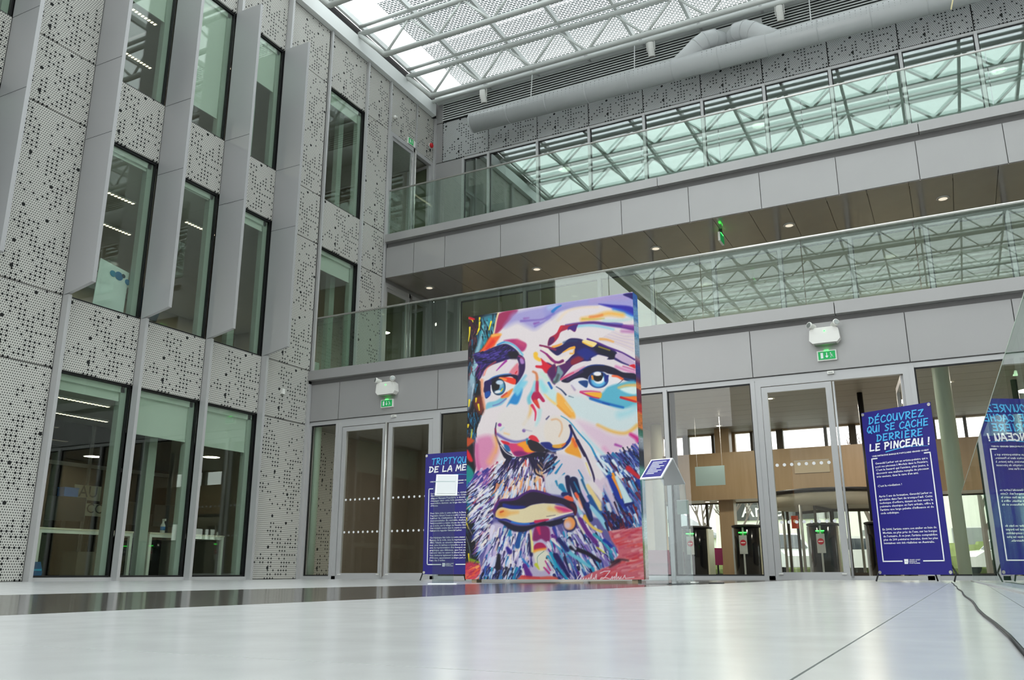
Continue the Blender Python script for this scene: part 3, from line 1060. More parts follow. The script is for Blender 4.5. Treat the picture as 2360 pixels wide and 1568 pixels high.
for (px0, px1, py0, py1, yy, hexc, nm, lab, cat) in (
        (1604, 1669, 1073, 1121, 7.0, '#a9c3c6', 'hanging_panel', 'pale blue rectangular panel hanging before the oak band', 'panel'),
        (1561, 1586, 1152, 1186, YF + 0.058, '#5f7a6a', 'notice', 'grey green sheet notice hanging below the double sided lectern trays', 'notice'),
        (1832, 1910, 1058, 1092, 8.60, '#b9ab92', 'wall_panel', 'pale beige rectangular panel on the oak band', 'panel')):
    a, b = on_y(px0, py1, yy), on_y(px1, py0, yy)
    o = thing(nm, lab, cat, (0, 0, 0))
    BX(a[0], b[0], yy, yy + 0.015, a[2], b[2], 'sheet', mat(nm + hexc[1:], hexc, 0.5), o)
    if nm == 'hanging_panel':
        for xx in (a[0] + 0.05, b[0] - 0.05):
            MB().tube([(xx, yy + 0.007, b[2]), (xx, yy + 0.007, LZ)], 0.004, 6).build('hanger', M_post, o)
    else:
        MB().box(a[0], b[0], yy - 0.004, yy, b[2] - 0.012, b[2]).build('top_clip', M_post, o)
# lobby down lights
for i, (px, py) in enumerate(((1656, 981), (1775, 918), (1993, 1114 - 8), (2186, 880), (1629, 1132), (1657, 1142), (1491, 1138), (1841, 1120))):
    z = LZ if i < 2 or i == 3 else 1.83
    v = ray(px, py)
    p = CAM + v * ((z - CAM[2]) / v[2])
    if p[1] > 9.3 or p[1] < 8.7 and z < 3:
        p = np.array([on_y(px, py, 9.0)[0], 9.0, z])
    t = thing('downlight', 'small round recessed downlight in the lobby ceiling', 'downlight', (p[0], p[1], z), 0, 'lobby downlights')
    MB().lathe([(0.085, -0.012), (0.10, -0.008), (0.10, 0.0)], n=16).build('trim_ring', M_white_pl, t, True)
    MB().lathe([(0.05, -0.016), (0.05, -0.012)], n=14).build('lamp', M_light, t)
for (x, y) in ((6.5, 3.2), (9.2, 3.2), (6.5, 6.8), (9.2, 6.8), (12.3, 5.0), (2.0, 2.4)):  # extra area lights added as fill for lobby and corridor
    ld_ = bpy.data.lights.new('lobby_fill_light', 'AREA')
    ld_.shape = 'DISK'
    ld_.size = 0.5
    ld_.energy = 17 if x > 4 else 7
    ld_.color = (1.0, 0.92, 0.8)
    lo = bpy.data.objects.new('lobby_fill_light', ld_)
    COL.objects.link(lo)
    lo.location = (x, y, (LZ if x > 4 else 2.85) - 0.03)
    tag(lo, 'added round fill light brightening the lobby', 'lamp', 'lobby fill lights')

# ------------------------------------------------------------------ outdoors beyond the lobby
M_asph = mat('asphalt', '#9b9c98', 0.9)
M_grass = mat('lawn', '#8a9a5a', 0.95, var=0.3, scale=1.5)
tag(BX(-60, 70, LY + 0.12, 26, -0.35, -0.05, 'floor', M_asph), 'grey car park ground outside the lobby', 'ground', kind='structure')
tag(BX(-60, 70, 26, 120, -0.40, -0.06, 'floor', M_grass), 'green verge beyond the car park', 'ground', kind='structure')
hd = MB()
rnd = random.Random(5)
for i in range(120):
    x = -14 + i * 0.34
    hd.lathe([(0.15, 0), (0.42, 0.25), (0.45, 0.7), (0.2, 1.0 + rnd.random() * 0.25)], (x, 25 + rnd.random() * 0.4, 0), 7)
tag(hd.build('hedge', mat('hedge_green', '#8d9c62', 0.95, var=0.4, scale=4)), 'low trimmed green hedge along the car park', 'hedge', kind='stuff')
M_house = mat('house_white', '#e8e8e6', 0.8)
M_slate = mat('slate', '#8d9096', 0.7)
hs = thing('house', 'white gabled house with a grey slate roof and chimney', 'house', (-9.5, 42, 0))
MB().prism([(-5, 0), (5, 0), (5, 2.6), (0, 5.6), (-5, 2.6)], 0, 8, 'y').build('wall', M_house, hs)
for s in (-1, 1):
    MB().prism([(0, 5.6), (s * 5.3, 2.45), (s * 5.3, 2.65), (0, 5.85)] if s < 0 else [(0, 5.6), (0, 5.85), (5.3, 2.65), (5.3, 2.45)], -0.3, 8.3, 'y').build('roof', M_slate, hs)
MB().box(-3.2, -2.2, 1, 2, 3, 6.6).build('chimney', M_slate, hs)
for xx in (-2.6, 1.4):
    w = MB().box(xx, xx + 1.2, -0.05, 0.02, 1.0, 2.2).build('window', M_slate, hs)
bk = thing('shop_building', 'long low white building with a dark sign band', 'building', (-2.0, 40, 0))
MB().box(0, 16, 0, 8, 0, 5.6).build('wall', M_house, bk)
sb = MB().box(1.0, 7.0, -0.1, 0, 3.1, 4.2).build('sign_band', mat('sign_dark', '#3a3c40', 0.6), bk)
fc = bpy.data.curves.new('sign_text', 'FONT')
fc.body = 'Ange'
fc.size = 1.15
fc.resolution_u = 2
fo = bpy.data.objects.new('tmp', fc)
COL.objects.link(fo)
dg = bpy.context.evaluated_depsgraph_get()
me = bpy.data.meshes.new_from_object(fo.evaluated_get(dg))
bpy.data.objects.remove(fo)
me.materials.append(M_white_print)
ob('lettering', me, sb, (1.6, -0.12, 3.3), (math.pi / 2, 0, 0))
for k in range(5):
    MB().box(8.2 + k * 1.5, 9.2 + k * 1.5, -0.06, 0, 1.0, 2.4).build('window', M_slate, bk)


def car(x, y, rz, hexc, lab):
    t = thing('car', lab, 'car', (x, y, 0), rz)
    m = mat('car_paint_' + hexc[1:], hexc, 0.2, 0.3)
    body = [(-2.1, 0.28), (2.05, 0.28), (2.1, 0.62), (1.75, 0.80), (1.0, 0.88), (-1.9, 0.92), (-2.12, 0.7)]
    MB().prism(body, -0.82, 0.82, 'y').build('body', m, t)
    cab = [(-1.75, 0.88), (1.0, 0.86), (0.35, 1.40), (-1.05, 1.45), (-1.6, 1.2)]
    MB().prism(cab, -0.70, 0.70, 'y').build('cabin', m, t)
    MB().prism([(-1.45, 0.95), (0.72, 0.93), (0.25, 1.32), (-1.0, 1.36)], -0.715, 0.715, 'y').build('side_windows', mat('car_glass', '#39424a', 0.1), t)
    MB().add([(1.0, -0.6, 0.9), (1.0, 0.6, 0.9), (0.42, 0.55, 1.36), (0.42, -0.55, 1.36)], [(0, 1, 2, 3)]).build('windscreen', mat('car_glass', '#39424a', 0.1), t)
    for wx in (-1.3, 1.3):
        for s in (-1, 1):
            MB().tube([(wx, s * 0.84, 0.31), (wx, s * 0.66, 0.31)], 0.31, 18).build('wheel', M_black_pl, t)


car(1.2, 18.2, -0.9, '#dfe6e8', 'pale silver car parked nearest the house')
car(5.4, 18.6, -0.9, '#eef2f3', 'white car parked beside the pale silver car')
car(8.2, 23.0, -0.5, '#e3e4e0', 'off white car parked behind the oak column')

M_bark = mat('bare_bark', '#7d736c', 0.9)


def bare_tree(x, y, h, seed, lab):
    r = random.Random(seed)
    m = MB()

    def grow(p, d, L, rad, lv):
        q = p + d * L
        m.tube([p, q], rad, 5, False, rad * 0.7)
        if lv == 0:
            return
        for k in range(3 if lv > 1 else 2):
            nd = d + np.array([r.uniform(-.7, .7), r.uniform(-.7, .7), r.uniform(-.1, .5)])
            grow(p + d * L * r.uniform(.55, 1), nd / np.linalg.norm(nd), L * r.uniform(.55, .75), rad * 0.6, lv - 1)
    grow(np.array([0, 0, 0.0]), np.array([0, 0, 1.0]), h * 0.34, h * 0.014, 5)
    o = m.build('bare_tree', M_bark, None, False, (x, y, -0.06))
    return tag(o, lab, 'tree')


for (x, y, h, s, lab) in ((1.5, 24, 6.5, 1, 'bare tree behind the parked cars'), (3.3, 22.5, 5.5, 2, 'bare tree left of the oak column'), (3.4, 20.5, 6.0, 3, 'bare tree right of the oak column'),
                          (8.6, 19, 6.5, 4, 'bare tree beyond the revolving door'), (9.6, 17, 7.0, 5, 'large bare tree seen through the open door'), (11.8, 22, 6, 6, 'bare tree beyond the right column')):
    bare_tree(x, y, h, s, lab)


# ------------------------------------------------------------------ office contents behind the left windows
def strip_light(loc, ln, lab, axis='y'):
    t = thing('strip_light', lab, 'lamp', loc, 0, 'office ceiling strip lights')
    h = ln / 2
    MB().box(-0.04, 0.04, -h, h, -0.03, 0.0).build('housing', M_white_pl, t)
    n = int(ln / 0.07)
    m = MB()
    for i in range(n):
        y = -h + ln * (i + 0.5) / n
        m.box(-0.03, 0.03, y - 0.018, y + 0.018, -0.036, -0.03)
    m.build('lamp', M_strip_light, t)
    return t


for z, nm in ((2.88, 'ground'), (6.64, 'first'), (10.40, 'second')):
    for k, (x, y) in enumerate(((-1.6, -3.6), (-2.9, -2.6), (-1.4, -1.3), (-1.6, 1.2))):
        if z < 3 and y > 0:
            continue
        strip_light((x, y, z), 1.3, 'louvred strip light on the %s storey office ceiling' % nm)


def desk(loc, rz, lab, w=1.6, d=0.8):
    t = thing('desk', lab, 'desk', loc, rz)
    MB().box(-w / 2, w / 2, -d / 2, d / 2, 0.715, 0.74).build('desktop', mat('desk_top', '#d9cfb8', 0.5), t)
    m = mat('desk_frame', '#e3e2d6', 0.4)
    for s in (-1, 1):
        f = MB()
        x = s * (w / 2 - 0.03)
        f.box(x - 0.025, x + 0.025, -d / 2 + 0.01, -d / 2 + 0.06, 0, 0.715)
        f.box(x - 0.025, x + 0.025, d / 2 - 0.06, d / 2 - 0.01, 0, 0.715)
        f.box(x - 0.025, x + 0.025, -d / 2 + 0.06, d / 2 - 0.06, 0.665, 0.715)
        f.build('leg_frame', m, t)
    MB().box(-w / 2 + 0.05, w / 2 - 0.05, -d / 2 + 0.01, -d / 2 + 0.05, 0.665, 0.715).build('rail', m, t)
    return t


def monitor(loc, rz, lab):
    t = thing('monitor', lab, 'monitor', loc, rz)
    MB().box(-0.28, 0.28, -0.02, 0.02, 0.14, 0.50).build('screen', M_black_pl, t)
    MB().box(-0.03, 0.03, 0.02, 0.05, 0.0, 0.35).build('neck', M_black_pl, t)
    MB().box(-0.13, 0.13, -0.08, 0.10, 0.0, 0.012).build('foot', M_black_pl, t)


def office_chair(loc, rz, lab):
    t = thing('office_chair', lab, 'chair', loc, rz)
    MB().prism([(-0.25, -0.24), (0.25, -0.24), (0.27, 0.2), (0.2, 0.25), (-0.2, 0.25), (-0.27, 0.2)], 0.44, 0.53, 'z').build('seat', M_black_pl, t)
    MB().prism([(-0.20, 0.55), (0.20, 0.55), (0.24, 0.95), (0.17, 1.10), (-0.17, 1.10), (-0.24, 0.95)], 0.22, 0.28, 'y').build('backrest', M_black_pl, t)
    MB().tube([(0, 0, 0.1), (0, 0, 0.44)], 0.03, 10).build('column', M_gate_strip, t, True)
    for s in (-1, 1):
        MB().tube([(s * 0.28, 0.15, 0.48), (s * 0.31, 0.12, 0.68), (s * 0.30, -0.12, 0.70)], 0.022, 8).build('armrest', M_black_pl, t, True)
    for k in range(5):
        a = 2 * math.pi * k / 5 + 0.3
        f = MB().tube([(0, 0, 0.13), (0.30 * math.cos(a), 0.30 * math.sin(a), 0.075)], 0.022, 8, True, 0.016).build('foot', M_black_pl, t, True)
        MB().lathe([(0.02, 0.0), (0.03, 0.02), (0.03, 0.05), (0.02, 0.06)], (0.31 * math.cos(a), 0.31 * math.sin(a), 0), 10).build('castor', M_black_pl, f, True)


desk((-0.85, -3.92, 0), math.pi / 2, 'white framed desk holding the dark monitor behind the ground floor window')
desk((-0.80, -2.05, 0), math.pi / 2, 'white framed desk holding a spray bottle behind the middle ground floor window')
monitor((-1.0, -3.95, 0.74), math.radians(75), 'wide black monitor beside the blue box on the desk')
monitor((-1.0, -2.78, 0.74), math.radians(100), 'black monitor before the paper notices')
monitor((-1.05, -1.95, 0.74), math.radians(80), 'black monitor beside the spray bottle')
office_chair((-1.25, -5.25, 0), 2.6, 'black office armchair beside the blue tool bag')
office_chair((-1.75, -2.0, 0), -1.2, 'black swivel chair behind the spray bottle desk')
t = thing('spray_bottle', 'white spray bottle with a blue label on the desk', 'bottle', (-0.62, -2.42, 0.74))
MB().lathe([(0.035, 0), (0.038, 0.02), (0.038, 0.13), (0.018, 0.17), (0.016, 0.20)], n=14).build('body', M_white_pl, t, True)
MB().lathe([(0.0385, 0.05), (0.0385, 0.11)], n=14).build('label', mat('label_blue', '#3f7fc0', 0.5), t, True)
MB().box(-0.015, 0.05, -0.012, 0.012, 0.20, 0.235).build('trigger', M_white_pl, t)
t = thing('tool_bag', 'blue tool bag with light blue bands on the office floor', 'bag', (-0.36, -5.05, 0), 0.0)
M_bag = mat('bag_blue', '#1c5a93', 0.6)
M_bag2 = mat('bag_cyan', '#26a8d8', 0.6)
MB().prism([(-0.30, 0.02), (0.30, 0.02), (0.32, 0.12), (0.28, 0.26), (-0.28, 0.26), (-0.32, 0.12)], -0.12, 0.12, 'x').xform(Matrix.Identity(4)).build('body', M_bag, t)
MB().box(0.121, 0.13, -0.3, 0.3, 0.14, 0.165).build('band', M_bag2, t)
MB().box(0.121, 0.132, -0.1, 0.12, 0.185, 0.205).build('band', M_bag2, t)
MB().disc((0, 0.305, 0.14), 0.10, 'y', 18, 0.02).build('end_cap', M_bag2, t)
MB().tube([(0.02, -0.15, 0.26), (0.02, -0.1, 0.33), (0.02, 0.1, 0.33), (0.02, 0.15, 0.26)], 0.014, 8).build('handle', M_black_pl, t, True)
t = thing('storage_box', 'small blue box standing on the monitor', 'box', (-1.0, -3.95, 1.24))
MB().box(-0.08, 0.08, -0.12, 0.12, 0, 0.12).build('body', mat('box_blue', '#1f62a8', 0.6), t)
MB().box(-0.085, 0.085, -0.125, 0.125, 0.12, 0.135).build('lid', mat('box_blue', '#1f62a8', 0.6), t)
tag(BX(-0.95, -0.6, -3.95, -3.6, 0, 0.42, 'waste_bin', mat('bin_brown', '#5b5348', 0.7)), 'square brown waste bin under the desk', 'bin')
# area fill lights added to brighten the rooms behind the glazing
for (x, y, z, e) in ((-4.6, -5.4, 6.60, 14), (-4.6, -1.0, 6.60, 16), (-4.6, 2.6, 6.60, 9), (-4.6, -5.0, 10.36, 16), (-4.6, 0.4, 10.36, 16),
                     (2.5, 6.2, 6.58, 16), (6.5, 6.2, 6.58, 16), (10.5, 6.2, 6.58, 16), (14.5, 6.2, 6.58, 12), (3.0, 6.2, 10.32, 8), (8.0, 6.2, 10.32, 8), (13.0, 6.2, 10.32, 8)):
    ld_ = bpy.data.lights.new('room_fill_light', 'AREA')
    ld_.shape = 'DISK'
    ld_.size = 0.3
    ld_.energy = e
    ld_.color = (1.0, 0.93, 0.80)
    lo = bpy.data.objects.new('room_fill_light', ld_)
    COL.objects.link(lo)
    lo.location = (x, y, z)
    tag(lo, 'added round fill light brightening a room behind the glazing', 'lamp', 'room fill lights')
# glazed partition deep in the ground office
pt = thing('glass_partition', 'dark framed glass partition across the ground floor office', 'partition')
BX(-3.62, -3.60, -7, 0.2, 0.05, 2.86, 'pane', glass('partition_glass', '#5c6058', 0.06), pt)
for y in (-6.2, -5.0, -4.1, -3.3, -2.6, -1.7, -0.8):
    BX(-3.65, -3.57, y - 0.03, y + 0.03, 0, 2.88, 'mullion', M_post, pt)
BX(-3.65, -3.57, -7, 0.2, 2.05, 2.12, 'transom', M_post, pt)
# paper notices with large letters on the partition
for (y, z, w, h, body, lab) in ((-3.05, 1.28, 0.50, 0.24, 'AU', 'cream paper notice with large dark letters on the partition'),
                                (-3.0, 1.02, 0.40, 0.2, 'CC', 'second cream paper notice under the larger one')):
    t = thing('paper_notice', lab, 'notice', (-1.75 if z > 1.2 else -1.65, y, z), 0)
    MB().box(-0.004, 0.004, -w / 2, w / 2, 0, h).build('sheet', mat('cream_paper', '#b8b29c', 0.8), t)
    fc = bpy.data.curves.new('notice_text', 'FONT')
    fc.body = body
    fc.size = h * 1.1
    fc.resolution_u = 2
    fo = bpy.data.objects.new('tmp', fc)
    COL.objects.link(fo)
    me = bpy.data.meshes.new_from_object(fo.evaluated_get(bpy.context.evaluated_depsgraph_get()))
    bpy.data.objects.remove(fo)
    me.materials.append(M_black_pl)
    ob('lettering', me, t, (0.008, -w / 2 + 0.08, 0.05), (math.pi / 2, 0, math.pi / 2))
    MB().tube([(-0.012 if z > 1.2 else 0.0, 0.1 if z > 1.2 else 0, -z), (-0.012 if z > 1.2 else 0.0, 0.1 if z > 1.2 else 0, 0.02)], 0.006, 6).build('stand', M_black_pl, t)

# first storey: flyer leaning on the glass, cable shelf, blue jacket
t = thing('leaning_flyer', 'white leaflet with blue round pictures leaning in the first storey window', 'leaflet', (-0.20, -4.27, 3.98), 0)
MB().box(-0.006, 0.006, -0.27, 0.27, 0.0, 0.86).xform(Matrix.Rotation(math.radians(-9), 4, 'Y') @ Matrix.Rotation(math.radians(-9), 4, 'X')).build('sheet', mat('leaflet_paper', '#dfe8e4', 0.7), t)
for (y, z, r_, hx) in ((-0.02, 0.70, 0.055, '#3d86ad'), (0.09, 0.71, 0.075, '#1e6d9e'), (0.17, 0.75, 0.035, '#24384a'), (0.26, 0.68, 0.05, '#2f83b5')):
    MB().disc((0.010, y, z), r_, 'x', 20, 0.003).xform(Matrix.Rotation(math.radians(-9), 4, 'Y') @ Matrix.Rotation(math.radians(-9), 4, 'X')).build('picture', mat('leaflet_' + hx[1:], hx, 0.6), t)
desk((-0.75, -4.55, 3.9), math.pi / 2, 'pale desk with cables behind the first storey window', 1.9, 0.7)
cb = thing('cable_bundle', 'tangle of black cables on the first storey desk', 'cables', (-0.7, -4.2, 4.64))
rnd = random.Random(3)
for k in range(6):
    p = [(rnd.uniform(-.1, .1), -0.35 + 0.14 * i, abs(rnd.uniform(0.01, .12)) + 0.012) for i in range(6)]
    MB().tube(p, 0.010, 6).build('cable', M_black_pl if k % 3 else M_white_pl, cb, True)
monitor((-0.9, -4.9, 4.64), math.radians(70), 'black monitor on the first storey desk')
t = thing('jacket', 'blue grey jacket hanging behind the first storey window', 'jacket', (-0.45, -3.25, 3.92))
jk = MB()
jk.tube([(0, -0.12, 0.25), (0.02, -0.12, 0.5), (0, -0.10, 0.8), (0, -0.04, 0.92), (0, 0.10, 1.02)], 0.2, 12, True, 0.03)
jk.xform(Matrix.Scale(0.5, 4, (1, 0, 0))).build('body', mat('jacket_cloth', '#4b6472', 0.9), t, True)
MB().tube([(0.0, 0.02, 0.25), (0.05, 0.06, 0.5), (0, 0.02, 0.8)], 0.07, 8).build('sleeve', mat('jacket_cloth', '#4b6472', 0.9), t, True)
MB().tube([(0, -0.1, 0.0), (0, -0.1, 0.3)], 0.02, 8).build('stand', M_gate_strip, t)
# inner pale piers seen through the windows
for (y, z0, z1, lab) in ((-1.55, 3.9, 6.64, 'pale green inner pier behind the first storey window'), (-1.5, 7.64, 10.4, 'pale green inner pier behind the second storey window'),
                         (1.25, 3.9, 6.64, 'pale green inner pier behind the gallery side window'), (1.25, 7.64, 10.4, 'pale green inner pier behind the upper gallery side window'),
                         (-2.99, 0, 2.88, 'pale green inner pier between the two desks')):
    o = BX(-0.50, -0.38, y - 0.08, y + 0.08, z0, z1, 'pier', M_green_rev)
    tag(o, lab, 'pier')
# second storey papers
t = thing('paper_sheaf', 'sheaf of white papers leaning in the second storey window', 'papers', (-0.36, -1.98, 7.65))
for k in range(6):
    MB().box(-0.004, 0.004, -0.11, 0.11, 0, 0.36).xform(Matrix.Rotation(math.radians(-8 - 2 * k), 4, 'Y') @ Matrix.Rotation(math.radians(-25 + 16 * k), 4, 'X')).build('sheet', mat('leaflet_paper', '#dfe8e4', 0.7), t, loc=(0.01 * k, 0.06 * k, 0))
o = tag(BX(-0.9, -0.45, 0.62, 1.05, 3.9, 4.36, 'low_cabinet', M_white_pl), 'low white cabinet behind the gallery side window', 'cabinet')
o = tag(BX(-1.1, -0.6, -3.35, -2.75, 7.64, 8.0, 'low_cabinet', mat('desk_top', '#d9cfb8', 0.5)), 'low cream cabinet behind the second storey window', 'cabinet')


# ------------------------------------------------------------------ wall mounted fittings
def emergency_light(x, z, lab, s=1):
    t = thing('emergency_light', lab, 'emergency light', (x, YF, z), 0)
    b = MB().prism([(-0.17, 0.0), (0.17, 0.0), (0.215, 0.05), (0.20, 0.20), (0.15, 0.235), (-0.15, 0.235), (-0.20, 0.20), (-0.215, 0.05)], -0.14, -0.005, 'y')
    b.build('body', M_white_pl, t)
    MB().box(-0.15, 0.15, -0.13, -0.02, -0.02, 0.0).build('base', mat('grey_plastic', '#7d8078', 0.5), t)
    for k in (-1, 1):
        h = thing_part = MB().tube([(k * 0.13, -0.10, 0.22), (k * 0.14, -0.12, 0.25)], 0.02, 8).build('bracket', M_white_pl, t)
        M = Matrix.Translation((k * 0.155, -0.13, 0.262)) @ Matrix.Rotation(math.radians(k * 35), 4, 'Z') @ Matrix.Rotation(math.radians(78), 4, 'X')
        MB().lathe([(0.03, -0.05), (0.042, -0.045), (0.042, 0.04), (0.05, 0.05), (0.05, 0.07)], n=18).xform(M).build('lamp_head', M_white_pl, t, True)
        MB().lathe([(0.042, 0.071), (0.038, 0.075)], n=18).xform(M).build('lens', mat('lamp_lens', '#8f938f', 0.15, 0.4), t)
    MB().box(0.0, 0.018, -0.146, -0.14, 0.17, 0.185).build('led', M_green_led, t)
    return t


emergency_light(1.905, 3.31, 'white twin spot emergency light above the closed double door')
emergency_light(9.675, 3.34, 'white twin spot emergency light above the half open door')


def sign_art(t, s=1.0, flip=1):
    M = Matrix.Diagonal((flip * s, 1, s, 1))
    MB().prism([(0.050, -0.042), (0.085, -0.042), (0.085, 0.042), (0.050, 0.042)], -0.048, -0.046, 'y').xform(M).build('door_symbol', M_white_print, t)
    MB().prism([(-0.006, 0.04), (-0.006, -0.008), (-0.024, -0.008), (0, -0.04), (0.024, -0.008), (0.006, -0.008), (0.006, 0.04)], -0.048, -0.046, 'y').xform(M).build('arrow_symbol', M_white_print, t)
    m = MB()
    for a, b, w in (((-0.06, 0.012), (-0.072, -0.012), 0.008), ((-0.072, -0.012), (-0.052, -0.02), 0.006), ((-0.052, -0.02), (-0.056, -0.042), 0.006),
                    ((-0.072, -0.012), (-0.088, -0.03), 0.006), ((-0.062, 0.01), (-0.045, -0.002), 0.005), ((-0.062, 0.01), (-0.082, 0.004), 0.005)):
        m.tube([(a[0], -0.047, a[1]), (b[0], -0.047, b[1])], w / 2, 6)
    m.disc((-0.054, -0.049, 0.028), 0.009, 'y', 10, 0.003)
    m.xform(M).build('running_figure', M_white_print, t)


def exit_sign(x, z, lab, flip=1):
    t = thing('exit_sign', lab, 'exit sign', (x, YF, z))
    MB().box(-0.135, 0.135, -0.04, -0.002, -0.075, 0.075).build('case', M_white_pl, t)
    MB().box(-0.118, 0.118, -0.046, -0.04, -0.06, 0.06).build('face', M_green_sign, t)
    MB().box(-0.03, 0.03, -0.05, -0.03, 0.072, 0.082).build('led', M_green_led, t)
    sign_art(t, 1.0, flip)


exit_sign(1.885, 3.155, 'green exit sign above the closed double door', -1)
exit_sign(9.675, 3.17, 'green exit sign above the half open door', -1)
for x, z, lab in ((2.03, 2.91, 'small white sensor on the transom of the closed double door'), (9.70, 2.915, 'small white sensor on the transom of the half open door')):
    t = thing('door_sensor', lab, 'sensor', (x, YF, z))
    MB().box(-0.045, 0.045, -0.03, 0.02, -0.022, 0.022).build('body', M_white_pl, t)
    MB().box(-0.03, 0.03, -0.033, -0.03, -0.012, 0.004).build('lens', M_gate_strip, t)
p = on_x(649.5, 903, 0.0)
t = thing('wall_sensor', 'small white sensor box on the perforated pier', 'sensor', (0.0, p[1], p[2]))
MB().box(0.0, 0.05, -0.035, 0.035, -0.05, 0.05).build('body', M_white_pl, t)
MB().box(0.0, 0.03, -0.03, 0.03, -0.075, -0.05).build('bracket', mat('grey_plastic', '#7d8078', 0.5), t)
p = on_x(908, 271, 0.0)
t = thing('wall_sensor', 'small round white sensor high on the perforated wall', 'sensor', (0.0, p[1], p[2]))
MB().tube([(0, 0, 0), (0.05, 0, 0)], 0.045, 14).build('body', M_white_pl, t, True)
MB().tube([(0.05, 0, 0), (0.09, 0, -0.02)], 0.025, 12).build('lens', M_white_pl, t, True)
# exit sign and beacon above the upper gallery door
t = thing('exit_sign', 'small green exit sign above the upper gallery door', 'exit sign', (0.0, 3.50, 10.53))
MB().box(0.0, 0.04, -0.16, 0.16, -0.085, 0.085).build('case', M_white_pl, t)
MB().box(0.04, 0.046, -0.15, 0.05, -0.07, 0.07).build('face', M_green_sign, t)
MB().box(0.046, 0.049, -0.02, 0.0, -0.04, 0.04).build('arrow_symbol', M_white_print, t)
MB().box(0.046, 0.049, -0.11, -0.07, -0.045, 0.045).build('door_symbol', M_white_print, t)
t = thing('alarm_beacon', 'round red fire alarm beacon on the perforated wall', 'alarm', (0.0, 4.38, 10.86))
MB().tube([(0, 0, 0), (0.03, 0, 0)], 0.075, 18).build('base', M_white_pl, t, True)
MB().tube([(0.03, 0, 0), (0.07, 0, 0), (0.09, 0, 0)], [0.07, 0.065, 0.035], 18).build('dome', M_red, t, True)
MB().box(0.0, 0.02, -0.015, 0.015, -0.16, -0.09).build('cable', M_black_pl, t)

# soffit down lights and hanging exit sign
for x, lab in ((0.62, 'round recessed downlight in the soffit nearest the left wall'), (3.43, 'round recessed downlight second along the soffit'), (6.17, 'round recessed downlight in the middle of the soffit'),
               (8.86, 'round recessed downlight right of the hanging exit sign'), (11.55, 'round recessed downlight at the right of the soffit')):
    t = thing('downlight', lab, 'downlight', (x, 3.56, 6.622), 0, 'soffit downlights')
    MB().lathe([(0.095, -0.014), (0.115, -0.010), (0.12, 0.0)], n=22).build('trim_ring', M_steel_rail, t, True)
    MB().lathe([(0.05, -0.018), (0.075, -0.014)], n=16).build('lamp', mat('spot_glow', '#f6efe0', 0.3, emit='#fff0d8', estr=0.22), t)
t = thing('exit_sign', 'green exit sign hanging from the glossy soffit', 'exit sign', (7.62, 3.15, 6.42))
MB().box(-0.02, 0.02, -0.16, 0.16, -0.09, 0.09).build('case', M_white_pl, t)
MB().box(0.02, 0.026, -0.15, 0.15, -0.08, 0.08).build('face', M_green_sign, t)
MB().box(-0.03, 0.03, -0.02, 0.02, 0.09, 0.20).build('hanger', M_black_pl, t)
MB().box(-0.01, 0.03, -0.1, 0.1, 0.085, 0.095).build('led', M_green_led, t)

# ------------------------------------------------------------------ glass guard, cable, garden palm
gd = thing('glass_guard', 'low frameless glass guard running along the floor edge', 'glass guard', (11.17, -1.2, 0), math.radians(1.55))
ys = [-1.45 * i for i in range(9)]
for a, b in zip(ys[1:], ys[:-1]):
    BX(0, 0.02, a + 0.004, b - 0.004, 0.012, 1.0, 'pane', M_glass_guard, gd)
for i in range(5):
    BX(0.03 + 1.45 * i, 1.47 + 1.45 * i, 0.0, 0.02, 0.012, 1.0, 'pane', M_glass_guard, gd)
BX(-0.03, 0.05, ys[-1], 0, 0.0, 0.012, 'shoe', M_post, gd)
BX(-0.001, 0.021, ys[-1], 0, 1.0, 1.006, 'edge_cap', M_green_rev, gd)
BX(0.03, 7.2, -0.001, 0.021, 1.0, 1.006, 'edge_cap', M_green_rev, gd)
BX(-0.001, 0.021, 0.0, 0.006, 0.012, 1.0, 'edge_cap', M_green_rev, gd)
o = MB().tube([(11.187 - 0.0218 * i * 0.36 - 0.03 + 0.004 * math.sin(i * 1.3), -11.5 + 0.36 * i, 0.004) for i in range(26)], 0.0032, 6).build('floor_cable', M_black_pl, None, True)
tag(o, 'thin black cable lying along the glass guard', 'cable')

M_leaf = mat('palm_leaf', '#6f7a4c', 0.6, var=0.3)
M_leaf2 = mat('palm_dry', '#c9bd8d', 0.7, var=0.2)
pm = thing('palm_tree', 'tall indoor palm with arching fronds behind the glass guard', 'palm', (13.3, -6.6, 0))
MB().tube([(0, 0, 0.3), (0.05, 0.05, 2.0), (-0.05, 0.0, 4.6)], 0.13, 12, True, 0.09).build('trunk', M_bark, pm, True)
MB().prism([(-0.45, -0.45), (0.45, -0.45), (0.45, 0.45), (-0.45, 0.45)], 0.0, 0.5, 'z').build('planter', M_office_dark, pm)
rnd = random.Random(11)


def frond(pts, m, L):
    mb = MB()
    mb.tube(pts, 0.014, 5, True, 0.004)
    pts = [np.array(p, float) for p in pts]
    n = 26
    for i in range(3, n):
        f = i / n * (len(pts) - 1)
        k = int(f)
        p = pts[k] + (pts[min(k + 1, len(pts) - 1)] - pts[k]) * (f - k)
        d = pts[min(k + 1, len(pts) - 1)] - pts[k]
        d /= np.linalg.norm(d) + 1e-9
        sd = np.cross(d, [0, 0, 1.0])
        sd /= np.linalg.norm(sd) + 1e-9
        for s in (-1, 1):
            ln = L * (1 - 0.5 * abs(i / n - 0.45))
            tip = p + (sd * s * 0.8 + d * 0.55 + np.array([0, 0, -0.45])) * ln
            w = d * 0.022
            mb.add([p - w, p + w, (p + tip) / 2 + w * 0.9 + np.array([0, 0, 0.03]), tip, (p + tip) / 2 - w * 0.9 + np.array([0, 0, 0.03])], [(0, 1, 2, 3, 4)])
    return mb.build('frond', m, pm)


